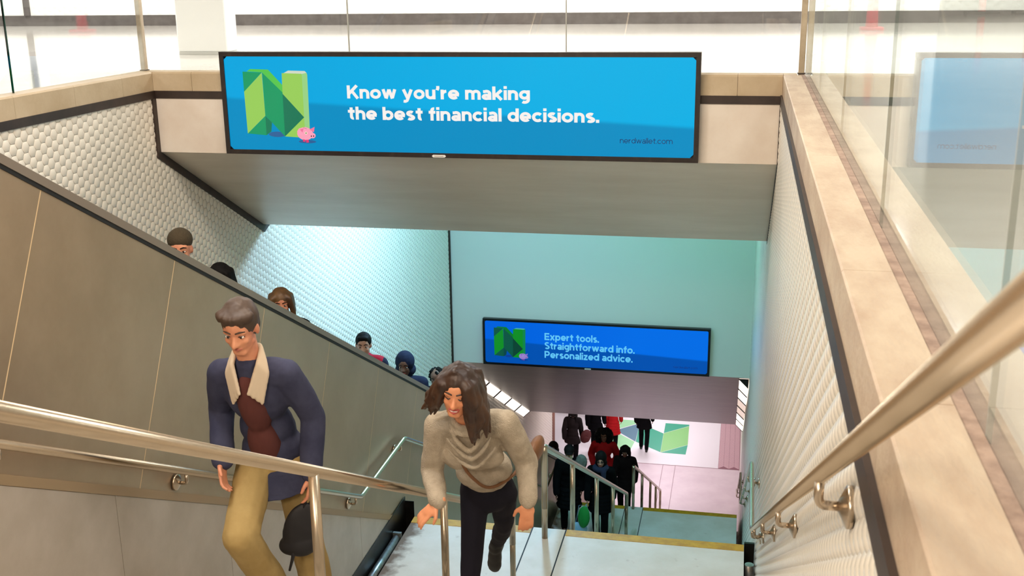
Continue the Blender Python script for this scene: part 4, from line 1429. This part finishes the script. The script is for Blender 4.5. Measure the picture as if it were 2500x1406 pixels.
def top(J, p, m, name='top', g=0.012, voxel=0.012, hem=0.10, cuff=1.0, fold=0.006, skirt=None, bust=0.0, fs=9.0, arm_g=None):
    b = Blob()
    add_torso(b, J, g, bust=bust)
    s, l, f = axes(J); k, w = J['k'], J['w']
    if hem > 0:
        b.ell(J['pelvis'] + s * 0.06 * k, l * (0.148 * k * w + g), f * (0.10 * k + g), s * (0.12 * k))
    if skirt:
        z = V3((0, 0, -1))
        n = 5
        for i in range(n):
            t = (i + 0.5) / n
            c = J['pelvis'] + z * skirt * t
            hk = (J['knL'] + J['knR']) * 0.5 - J['pelvis']
            c = J['pelvis'] + (z * 0.6 + hk.normalized() * 0.4) * skirt * t
            b.ell(c, l * (0.165 * k * w + g + 0.05 * t), f * (0.12 * k + g + 0.05 * t), V3((0, 0, skirt / n * 0.95)))
    for q in 'LR': add_arm(b, J, q, (arm_g if arm_g is not None else g), cuff, r=(0.056, 0.048, 0.038))
    return b.build(name, m, p, voxel=voxel, smooth=5, fold=fold, fscale=fs)


def trousers(J, p, m, g=0.010, voxel=0.012, fold=0.005, r=(0.084, 0.060, 0.050), end=0.98):
    b = Blob(); add_pelvis(b, J, g)
    for s in 'LR': add_leg(b, J, s, g, end, r)
    return b.build('trousers', m, p, voxel=voxel, smooth=4, fold=fold)


# ---- the walking woman
k = 0.94
W = {'k': k, 'w': 0.93}
W['pelvis'] = V3((-1.225, 5.19, -2.570)); W['waist'] = V3((-1.225, 5.12, -2.455)); W['chest'] = V3((-1.232, 4.955, -2.245))
W['neck'] = V3((-1.228, 4.805, -2.055))
W['shR'] = V3((-1.392, 4.875, -2.110)); W['shL'] = V3((-1.062, 4.895, -2.085))
W['elR'] = V3((-1.448, 4.93, -2.375)); W['wrR'] = V3((-1.366, 4.735, -2.455))
W['elL'] = V3((-0.985, 5.02, -2.340)); W['wrL'] = V3((-0.950, 4.86, -2.475))
W['hipR'] = V3((-1.296, 5.18, -2.605)); W['hipL'] = V3((-1.150, 5.21, -2.61))
W['anR'] = V3((-1.275, 5.03, -3.405)); W['anL'] = V3((-1.29, 5.66, -3.165))
W['knR'] = ik(W['hipR'], W['anR'], 0.42, 0.415, V3((0, -1, 0)))
W['knL'] = V3((-1.185, 5.37, -2.88))
W['toeR'] = V3((-0.02, -1, 0)); W['toeL'] = V3((-0.10, 0.22, -1.0))
hf = V3((0.02, -0.97, -0.20)).normalized(); hl = V3((0, 0, 1)).cross(hf).normalized()
hl = (hl + V3((0, 0, -0.10))).normalized(); hl = (hl - hf * hl.dot(hf)).normalized()
W['hf'], W['hl'], W['hu'] = hf, hl, hf.cross(hl)
W['head'] = V3((-1.238, 4.670, -1.852)); W['F'] = V3((0, -1, 0)); W['L'] = V3((1, 0, 0))
pw = person(W, (-1.27, 5.0, -3.481), M['skin_w'], 'smiling woman in a light grey cowl neck sweater climbing the stairs', voxel=0.0065,
            palms={'R': V3((0.35, 0.6, -0.7)), 'L': V3((-0.35, 1, -0.2))}, outs={'R': V3((-0.55, -0.20, -0.50)), 'L': V3((-0.05, -0.18, -0.95))}, curl=0.30, spread=0.42)
face_bits(W, pw, True, brow=M['hair_br'], smile=True, closed=True)
b = Blob(); add_torso(b, W, 0.016, bust=0.035)
s_, l_, f_ = axes(W)
b.ell(W['waist'] + s_ * 0.03, l_ * 0.150, f_ * 0.112, s_ * 0.11)
for q in 'LR':
    add_arm(b, W, q, 0.016, 0.94, r=(0.055, 0.047, 0.030))
    b.cap(W['wr' + q], W['wr' + q].lerp(W['el' + q], 0.10), 0.036, 0.040)
sw = b.build('sweater', M['sweater'], pw, voxel=0.008, smooth=5, fold=0.007, fscale=10)
b = Blob()
nk = W['neck']
for i in range(14):                              # roll collar and draped cowl folds
    a0, a1 = i * math.pi / 7, (i + 1) * math.pi / 7
    ring = lambda a, r, z: nk + s_ * z + l_ * (math.cos(a) * r) + f_ * (math.sin(a) * r)
    b.cap(ring(a0, 0.062, 0.045), ring(a1, 0.062, 0.045), 0.016, 0.016)
    b.cap(ring(a0, 0.072, 0.015), ring(a1, 0.072, 0.015), 0.020, 0.020)
for dz, wd, rr in ((0.035, 0.085, 0.013), (-0.020, 0.105, 0.013), (-0.085, 0.12, 0.011)):
    pts = []
    for i in range(9):
        t = -1 + 2 * i / 8
        pts.append(W['chest'] + l_ * (wd * t + 0.01) + s_ * (0.115 + dz + 0.115 * abs(t) ** 1.3) + f_ * (0.122 - 0.050 * t * t + (-dz * 0.20)))
    b.chain(pts, [rr * .4, rr * .8, rr, rr, rr * 1.1, rr, rr, rr * .8, rr * .4])
b.build('cowl_collar', M['sweater'], pw, voxel=0.006, smooth=8, fold=0.003, fscale=18)
trousers(W, pw, M['navy_trousers'], g=0.007, voxel=0.009, r=(0.076, 0.048, 0.033))
for q in 'LR': shoe(W, q, M['shoe_bk'], pw, 0.008)
b = Blob()
hc, hf_, hl_, hu_ = W['head'], W['hf'], W['hl'], W['hu']
hair_cap(b, W, 0.013, low=0.02)
rnd = random.Random(3)


def lock(a0, pts, r0, jit):
    """one lock: from the parting over the head at angle a0 (0 front, + to her left), then through the given offsets"""
    st0 = hc + (hu_ * 0.122 - hl_ * 0.012 - hf_ * rnd.uniform(-0.02, 0.06)) * k
    q = [st0]
    for t, (lo, fo, up) in enumerate(pts):
        q.append(hc + (hl_ * (math.sin(a0) * lo) + hf_ * (math.cos(a0) * fo - 0.02) + hu_ * up) * k + V3((rnd.uniform(-1, 1), rnd.uniform(-1, 1), rnd.uniform(-1, 1))) * jit * (t + 1) / 3)
    rr = [r0] + [r0 * 1.15] * (len(q) - 2) + [r0 * 0.4]
    b.chain(q, rr)
    return q


for i in range(22):       # her left side, falling forward over the shoulder
    a = 0.62 + 1.9 * i / 21
    ln = rnd.uniform(-0.255, -0.17)
    sx = 0.128 + 0.02 * math.sin(i * 1.9)
    lock(a, [(0.088, 0.100, 0.055), (0.112, 0.098, -0.02), (sx, 0.105, -0.11), (sx + 0.018, 0.135, ln)], rnd.uniform(0.013, 0.021), 0.016)
for i in range(20):       # her right side, swinging out
    a = -0.72 - 1.8 * i / 19
    ln = rnd.uniform(-0.15, -0.07)
    lock(a, [(0.090, 0.092, 0.055), (0.115, 0.085, -0.01), (0.135, 0.06, -0.06 + 0.01 * math.sin(i * 2.1)), (0.170, 0.03, ln)], rnd.uniform(0.012, 0.020), 0.018)
for i in range(16):       # back
    a = math.pi - 0.95 + 1.9 * i / 15
    lock(a, [(0.10, 0.11, 0.06), (0.12, 0.13, -0.03), (0.15, 0.15, -0.12), (0.19, 0.17, rnd.uniform(-0.22, -0.14))], rnd.uniform(0.016, 0.022), 0.018)
for i in range(8):       # strands framing the face
    s0 = 1
    a = s0 * (0.72 + 0.03 * i)
    lock(a, [(0.075, 0.098, 0.070), (0.120, 0.094, 0.02), (0.145 if s0 > 0 else 0.165, 0.092, -0.07), (0.15 if s0 > 0 else 0.23, 0.10, -0.17 if s0 > 0 else -0.11)], 0.009, 0.012)
b.build('hair', M['hair_br'], pw, voxel=0.0055, smooth=3, fold=0.002, fscale=40)
# her bag and strap
bg = empty('shoulder_bag', (-0.90, 5.22, -2.42), 'brown leather bag slung behind the woman in the grey sweater', 'bag')
b = Blob(); b.ell((-1.005, 5.36, -2.425), (0.040, 0.02, 0), (0, 0.11, 0), (0.012, 0, 0.075)); b.build('bag_body', M['bag_tan'], bg, voxel=0.01, smooth=3, fold=0.004)
mb = MB()
cp = [W['shR'] + V3((0.05, 0.0, 0.075)), W['chest'] + f_ * 0.137 - l_ * 0.05 + s_ * 0.02, W['waist'] + f_ * 0.145 + l_ * 0.04 + s_ * 0.06, W['waist'] + l_ * 0.165 + f_ * 0.02, V3((-1.03, 5.28, -2.38))]
cp = round_path(cp, 0.12, 6)
mb.tube(cp, 0.0085, 8); mb.build('strap', M['bag_tan'], bg)

# ---- the walking man
k = 1.0
A = {'k': k, 'w': 0.98}
A['pelvis'] = V3((-2.215, 4.80, -2.300)); A['waist'] = V3((-2.225, 4.76, -2.130)); A['chest'] = V3((-2.225, 4.68, -1.930))
A['neck'] = V3((-2.222, 4.60, -1.735)); A['shR'] = V3((-2.378, 4.63, -1.812)); A['shL'] = V3((-2.062, 4.65, -1.802))
A['elR'] = V3((-2.465, 4.76, -2.060)); A['wrR'] = V3((-2.390, 4.58, -2.240))
A['elL'] = V3((-1.985, 4.76, -2.060)); A['wrL'] = V3((-1.985, 4.68, -2.320))
A['hipR'] = V3((-2.305, 4.78, -2.335)); A['hipL'] = V3((-2.125, 4.81, -2.335))
A['anR'] = V3((-2.190, 4.62, -2.930)); A['anL'] = V3((-2.04, 4.86, -3.225))
A['knR'] = ik(A['hipR'], A['anR'], 0.43, 0.43, V3((0.0, -1, 0.25)))
A['knL'] = ik(A['hipL'], A['anL'], 0.44, 0.45, V3((0, -1, 0)))
A['toeR'] = V3((0.15, -1, -0.45)); A['toeL'] = V3((0.05, -1, 0))
hf = V3((0.05, -0.93, -0.36)).normalized(); hl = V3((0, 0, 1)).cross(hf).normalized()
A['hf'], A['hl'], A['hu'] = hf, hl, hf.cross(hl)
A['head'] = V3((-2.222, 4.535, -1.555)); A['F'] = V3((0, -1, 0)); A['L'] = V3((1, 0, 0))
pm = person(A, (-2.10, 4.80, -3.3125), M['skin_m'], 'man in a navy jacket and khaki trousers climbing beside the steel wall', voxel=0.0065,
            outs={'R': V3((0.15, -0.45, -0.8)), 'L': V3((-0.02, -0.05, -1))}, curl=0.55)
face_bits(A, pm, True, lips=mat('lips_pale', (204, 120, 100), 0.5), brow=M['hair_man'])
s_, l_, f_ = axes(A)
top(A, pm, M['jacket'], 'jacket', 0.016, 0.009, hem=0.1, fold=0.008, skirt=0.12, fs=8)
b = Blob()
b.ell(A['chest'] + f_ * 0.070, l_ * 0.078, f_ * 0.075, s_ * 0.18); b.ell(A['waist'] + f_ * 0.070 - s_ * 0.04, l_ * 0.085, f_ * 0.080, s_ * 0.16)
b.build('maroon_pullover', M['maroon'], pm, voxel=0.009, smooth=4, fold=0.004)
b = Blob()
for q in (1, -1):
    for t in range(4):
        b.chain([A['neck'] + l_ * q * (0.064 + 0.006 * t) - f_ * (0.03 - 0.012 * t) + s_ * (0.05 - 0.012 * t), A['neck'] + l_ * q * (0.062 + 0.012 * t) + f_ * 0.05 + s_ * (0.015 - 0.016 * t), A['chest'] + l_ * q * (0.022 + 0.016 * t) + f_ * (0.140 - 0.004 * t) + s_ * (0.115 - 0.022 * t)], [0.013, 0.013, 0.010])
for t in range(3):
    b.cap(A['neck'] + l_ * 0.05 - f_ * 0.045 + s_ * (0.055 - 0.015 * t), A['neck'] - l_ * 0.05 - f_ * 0.045 + s_ * (0.055 - 0.015 * t), 0.016, 0.016)
b.build('shirt_collar', M['collar'], pm, voxel=0.006, smooth=12)
trousers(A, pm, M['khaki'], g=0.014, voxel=0.009, fold=0.007, r=(0.090, 0.070, 0.062))
for q in 'LR': shoe(A, q, M['shoe_red'], pm, 0.008)
b = Blob(); hair_cap(b, A, 0.012, low=0.0)
for i in range(26):
    a = -1.5 + 3.0 * i / 25
    c0 = A['head'] + A['hu'] * 0.115 - A['hf'] * 0.03
    c1 = A['head'] + A['hl'] * math.sin(a) * 0.078 + A['hf'] * (0.05 * math.cos(a) + 0.012) + A['hu'] * (0.088 + 0.01 * math.sin(i * 2.3))
    b.chain([c0, c1], [0.02, 0.014])
b.build('hair', M['hair_man'], pm, voxel=0.0075, smooth=2, fold=0.003, fscale=40)
hb = empty('handbag', (-2.0, 4.66, -2.66), 'small black cloth bag in the hand of the navy jacketed man', 'bag')
b = Blob(); b.ell((-2.045, 4.655, -2.62), (0.085, 0.02, 0), (0.01, 0.045, 0), (0.03, 0, 0.15)); b.ell((-2.060, 4.66, -2.70), (0.10, 0.02, 0), (0, 0.05, 0), (0.01, 0, 0.07))
b.build('bag_body', M['bag_bk'], hb, voxel=0.009, smooth=3, fold=0.006)
mb = MB(); mb.tube([(-2.02, 4.64, -2.50), (-2.0, 4.655, -2.435), (-1.985, 4.66, -2.405), (-1.975, 4.665, -2.43), (-2.0, 4.66, -2.50)], 0.007, 8); mb.build('handle', M['bag_bk'], hb)
mb = MB(); mb.tube([(-2.075, 4.63, -2.68), (-2.085, 4.625, -2.76), (-2.105, 4.62, -2.83)], [0.012, 0.009, 0.006], 10); mb.build('loose_strap', M['bag_bk'], hb)

# ---- riders on the escalator


def rider(y, z_head, x, skin, coat, hair, style, label, w=1.0, yaw=0.0, extra=None, pitch=-0.18, headyaw=0.0, H=None):
    kk = round((y - EY0) / ERUN + 0.5)
    yy, zz = esc_step(kk)
    H = z_head - zz - 0.012 if H is None else H
    J = stand((x, y, zz), yaw, H, 0.0, 0.0, 0.05, pitch, headyaw, 'front', w)
    for q in 'LR':
        J['an' + q].y = yy + 0.04; J['kn' + q] = ik(J['hip' + q], J['an' + q], 0.42 * J['k'], 0.42 * J['k'], J['F'])
    p = person(J, (x, yy, zz), skin, label, 'riders on the escalator', 0.012)
    face_bits(J, p, False, brow=M['hair_dk'])
    top(J, p, coat, 'coat', 0.020, 0.013, skirt=0.15)
    trousers(J, p, M['blackcoat'], voxel=0.014)
    for q in 'LR': shoe(J, q, M['shoe_bk'], p, 0.012)
    k = J['k']; c, f, l, u = J['head'], J['hf'], J['hl'], J['hu']
    b = Blob()
    if style == 'beanie':
        b.ell(c + (f * -0.028 + u * 0.066) * k, l * 0.088 * k, f * 0.103 * k, u * 0.082 * k)
        b.ell(c + (f * -0.030 + u * 0.085) * k, l * 0.072 * k, f * 0.086 * k, u * 0.065 * k)
        b.build('knit_hat', hair, p, voxel=0.009, smooth=2)
    elif style == 'short':
        hair_cap(b, J, 0.010)
        b.ell(c + (f * 0.03 + u * 0.088) * k, l * 0.062 * k, f * 0.042 * k, u * 0.026 * k)
        b.build('hair', hair, p, voxel=0.008, smooth=2, fold=0.002, fscale=40)
    elif style == 'long':
        hair_cap(b, J, 0.016)
        for q in (1, -1):
            for i in range(7):
                t = i / 6
                a = c + (l * q * (0.072 + 0.014 * t) + f * (0.045 - 0.11 * t) + u * 0.06) * k
                m_ = c + (l * q * 0.098 + f * (0.035 - 0.12 * t) + u * -0.06) * k
                e = c + (l * q * (0.105 - 0.01 * t) + f * (0.02 - 0.13 * t) + u * -0.27) * k
                b.chain([c + u * 0.115 * k, a, m_, e], [0.024, 0.024, 0.024, 0.012])
        b.build('hair', hair, p, voxel=0.009, smooth=2, fold=0.003, fscale=30)
    elif style == 'hood':
        b.ell(c + (f * -0.035 + u * 0.030) * k, l * 0.108 * k, f * 0.108 * k, u * 0.120 * k)
        b.ell(c + (f * -0.05 + u * -0.07) * k, l * 0.115 * k, f * 0.095 * k, u * 0.085 * k)
        b.build('hood', hair, p, voxel=0.010, smooth=3, fold=0.004)
    elif style == 'afro':
        for i in range(70):
            v = V3((rnd.gauss(0, 1), rnd.gauss(0, 1), rnd.gauss(0, 1))).normalized()
            if v.dot(f) > 0.45 and v.dot(u) < 0.55: continue
            b.cap(c + u * 0.03, c + (u * 0.032 - f * 0.015) * k + v * 0.088 * k, 0.03, 0.020)
        b.build('hair', hair, p, voxel=0.010, smooth=1, fold=0.004, fscale=40)
    if extra: extra(J, p)
    return p


rider(7.187, -1.738, -3.9, M['skin_m'], M['blackcoat'], M['beanie'], 'beanie', 'escalator rider in an olive knit hat, highest of the riders', headyaw=0.35, pitch=-0.05)
rider(7.80, -2.140, -3.93, M['skin_m'], M['blackcoat'], M['hair_dk'], 'long', 'dark-haired escalator rider in black just below the knit hat rider', headyaw=0.2, pitch=-0.05)
rider(8.852, -2.632, -3.9, M['skin_m'], M['brownblack'], M['hair_lb'], 'long', 'escalator rider with long light brown hair against the blue lit tiles', headyaw=0.4, pitch=-0.05)
pr = rider(10.901, -3.694, -3.9, M['skin_t'], M['navycoat'], M['hair_dk'], 'short', 'escalator rider with short black hair in a red vest', headyaw=0.25, pitch=-0.05)
J = stand((-3.9, 10.901, esc_step(round((10.901 - EY0) / ERUN + 0.5))[1]), 0, -3.694 - esc_step(round((10.901 - EY0) / ERUN + 0.5))[1] - 0.012, 0, 0, 0.05, -0.18, 0, 'front')
b = Blob(); add_torso(b, J, 0.034); b.build('red_vest', M['redvest'], pr, voxel=0.012, smooth=3, fold=0.004)
rider(12.319, -4.408, -3.9, M['skin_d'], M['navycoat'], M['navycoat'], 'hood', 'escalator rider in a navy hooded coat below the red vest rider', headyaw=0.1, pitch=-0.1)
rider(13.706, -5.082, -3.9, M['skin_d'], M['navycoat'], M['hair_dk'], 'afro', 'escalator rider with short curly black hair, lowest of the riders')

# ---- people on the lower flights and in the lower hall


def walker(x, y, H, yaw, skin, coat, label, style, hair, stride=0.12, rise=0.0, legs=None, skirt=0.2, arms='down', group='people coming up from the lower hall', vox=0.014, lean=0.08, zz=None, pitch=-0.12):
    z = zz if zz is not None else (f2(y) if y < 17.9 else f3(y))
    J = stand((x, y, z), yaw, H, stride, rise, lean, pitch, 0, arms)
    p = person(J, (x, y, z), skin, label, group, vox)
    face_bits(J, p, False)
    top(J, p, coat, 'coat', 0.024, 0.014, skirt=skirt, fold=0.008)
    trousers(J, p, legs or M['blackcoat'], voxel=0.014)
    for q in 'LR': shoe(J, q, M['shoe_bk'], p, 0.013)
    k = J['k']; c, f, l, u = J['head'], J['hf'], J['hl'], J['hu']
    b = Blob()
    if style == 'curly':
        cen = c + (f * -0.035 + u * -0.015) * k
        for i in range(260):
            v = V3((rnd.gauss(0, 1), rnd.gauss(0, 1), rnd.gauss(0, 1))).normalized()
            vl, vf, vu = v.dot(l), v.dot(f), v.dot(u)
            q = cen + (l * vl * 0.150 + f * vf * 0.115 + u * vu * (0.145 if vu > 0 else 0.21)) * k * rnd.uniform(0.9, 1.08)
            d = q - c
            if d.dot(f) > 0.015 * k and abs(d.dot(l)) < 0.088 * k and d.dot(u) < 0.085 * k: continue
            b.cap(q, cen.lerp(q, 0.6), 0.036, 0.04)
        b.build('curly_hair', hair, p, voxel=0.012, smooth=1, fold=0.006, fscale=40)
    elif style == 'cap':
        b.ell(c + (f * -0.012 + u * 0.055) * k, l * 0.095 * k, f * 0.112 * k, u * 0.085 * k)
        b.ell(c + (f * 0.085 + u * 0.035) * k, l * 0.07 * k, f * 0.06 * k, u * 0.012 * k)
        hair_cap(b, J, 0.016, 0.03)
        b.build('cap', hair, p, voxel=0.011, smooth=2)
    elif style == 'hood':
        b.ell(c + (f * -0.035 + u * 0.045) * k, l * 0.106 * k, f * 0.112 * k, u * 0.130 * k)
        b.ell(c + (f * -0.05 + u * -0.07) * k, l * 0.115 * k, f * 0.095 * k, u * 0.085 * k)
        b.build('hood', hair, p, voxel=0.011, smooth=3, fold=0.004)
    else:
        hair_cap(b, J, 0.018, 0.02)
        for q in (1, -1):
            for i in range(7):
                t = i / 6
                b.chain([c + u * 0.115 * k, c + (l * q * 0.085 + f * (0.045 - 0.12 * t) + u * 0.05) * k, c + (l * q * 0.100 + f * (0.03 - 0.12 * t) + u * -0.08) * k, c + (l * q * 0.105 + f * (0.03 - 0.13 * t) + u * -0.27) * k], [0.026, 0.026, 0.026, 0.014])
        b.build('hair', hair, p, voxel=0.011, smooth=2, fold=0.004, fscale=30)
    return p, J


p, J = walker(-2.60, 16.87, 1.63, 0.15, M['skin_d'], M['blackcoat'], 'person in a black cap and pale face mask on the lower landing', 'cap', M['hair_dk'], 0.10, legs=M['blackcoat'], skirt=0.35)
b = Blob(); k = J['k']
b.ell(J['head'] + (J['hf'] * 0.058 - J['hu'] * 0.062) * k, J['hl'] * 0.062 * k, J['hf'] * 0.052 * k, J['hu'] * 0.056 * k); b.build('face_mask', M['mask'], p, voxel=0.010, smooth=2)
b = Blob(); b.ell(J['shL'] + V3((0.05, -0.08, 0.05)), (0.10, 0, 0), (0, 0.07, 0), (0, 0, 0.13)); b.build('fur_trim', M['greyfur'], p, voxel=0.012, smooth=1, fold=0.01, fscale=30)
p, J = walker(-2.055, 16.75, 1.58, 0.0, M['skin_t'], M['blackcoat'], 'person in a black hood and dark glasses with a blue scarf', 'hood', M['hair_dk'], 0.08, skirt=0.3)
b = Blob(); k = J['k']
for q in (1, -1): b.ell(J['head'] + (J['hf'] * 0.072 + J['hl'] * q * 0.033 + J['hu'] * 0.004) * k, J['hl'] * 0.024 * k, J['hf'] * 0.012 * k, J['hu'] * 0.020 * k)
b.cap(J['head'] + (J['hf'] * 0.084 + J['hl'] * 0.02) * k, J['head'] + (J['hf'] * 0.084 - J['hl'] * 0.02) * k, 0.005, 0.005)
b.build('sunglasses', M['eye'], p, remesh=False)
b = Blob()
for i in range(10):
    a0, a1 = i * math.pi / 5, (i + 1) * math.pi / 5
    rg = lambda a: J['neck'] + V3((math.cos(a) * 0.095, math.sin(a) * 0.095 - 0.03, 0.0))
    b.cap(rg(a0), rg(a1), 0.045, 0.045)
b.chain([J['neck'] + V3((0.06, -0.13, -0.03)), J['chest'] + V3((0.07, -0.17, 0))], [0.045, 0.035])
b.build('scarf', M['bluescarf'], p, voxel=0.011, smooth=2, fold=0.004)
bagp = J['wrR'] + V3((-0.05, -0.05, -0.32))
t = empty('shopping_bag', bagp, 'bright green shopping bag carried on the lower landing', 'bag')
b = Blob(); b.ell(bagp, (0.10, 0, 0), (0, 0.05, 0), (0.01, 0, 0.20)); b.build('bag_body', M['greenbag'], t, voxel=0.012, smooth=3, fold=0.006)
mb = MB(); mb.tube([bagp + V3((0.01, 0, 0.17)), J['wrR'] + V3((0, -0.02, -0.08)), bagp + V3((0.05, 0, 0.16))], 0.008, 8); mb.build('handle', M['greenbag'], t)
bagp2 = bagp + V3((-0.09, 0.03, -0.23))
t = empty('shopping_bag', bagp2, 'pale blue shopping bag below the green bag on the lower landing', 'bag')
b = Blob(); b.ell(bagp2, (0.15, 0.02, 0), (0, 0.05, 0), (0.0, 0, 0.12)); b.build('bag_body', M['bluebag'], t, voxel=0.012, smooth=3, fold=0.006)
mb = MB(); mb.tube([bagp2 + V3((-0.05, 0, 0.1)), bagp2 + V3((0.0, 0.03, 0.40)), J['wrR'] + V3((-0.01, -0.04, -0.085)), bagp2 + V3((0.05, 0, 0.1))], 0.007, 8); mb.build('handle', M['bluebag'], t)

walker(-1.98, 19.9, 1.52, 0.0, M['skin_d'], M['brownblack'], 'person with long dark hair in a dark brown coat beside the lowest railing', 'long', M['hair_dk'], 0.12, skirt=0.18)
walker(-2.42, 20.15, 1.72, 0.05, M['skin_d'], M['redcoat'], 'woman with big curly black hair in a red coat on the lowest flight', 'curly', M['hair_dk'], 0.1, skirt=0.15, arms='pockets')
rider(22.9, -10.12, -3.88, M['skin_d'], M['blackcoat'], M['hair_dk'], 'hood', 'small dark hooded head over the steel side near the lower hall')
p, J = walker(-4.22, 28.0, 1.72, math.pi, M['skin_d'], M['brownblack'], 'person in dark brown with a dark red bag in the lower hall', 'long', M['hair_dk'], 0.14, zz=ZLOW)
bp_ = J['wrR'] + V3((0.12, -0.10, 0.02))
t = empty('backpack', bp_, 'dark red bag carried by the person in the dark brown coat', 'bag')
b = Blob(); b.ell(bp_, (0.15, 0.05, 0), (0, 0.10, 0), (0.03, 0, 0.20)); b.build('bag_body', M['darkred'], t, voxel=0.014, smooth=2, fold=0.006)
b = Blob(); b.ell(bp_ + V3((0.02, -0.10, -0.05)), (0.10, 0, 0), (0, 0.03, 0), (0, 0, 0.09)); b.build('front_pocket', M['darkred'], t, voxel=0.012, smooth=2)
walker(-3.72, 29.0, 1.74, math.pi, M['skin_d'], M['blackcoat'], 'person in a black coat in the lower hall right of the dark red bag', 'cap', M['hair_dk'], 0.12, zz=ZLOW)
walker(-4.10, 31.4, 1.72, math.pi, M['skin_t'], M['jeans'], 'navy trousered person, only legs and black boots showing under the soffit', 'cap', M['hair_dk'], 0.14, legs=M['jeans'], zz=ZLOW)
walker(-3.28, 29.3, 1.70, math.pi, M['skin_t'], M['redcoat'], 'person in a bright red coat walking away over the floor graphic', 'long', M['hair_dk'], 0.1, skirt=0.42, zz=ZLOW)
p, J = walker(-2.41, 29.45, 1.72, math.pi, M['skin_d'], M['blackcoat'], 'person in black walking away alone over the green floor graphic', 'cap', M['hair_dk'], 0.10, skirt=0.25, zz=ZLOW)
bpy.data.scenes.remove(SCRATCH)
S.collection.children.link(COL)
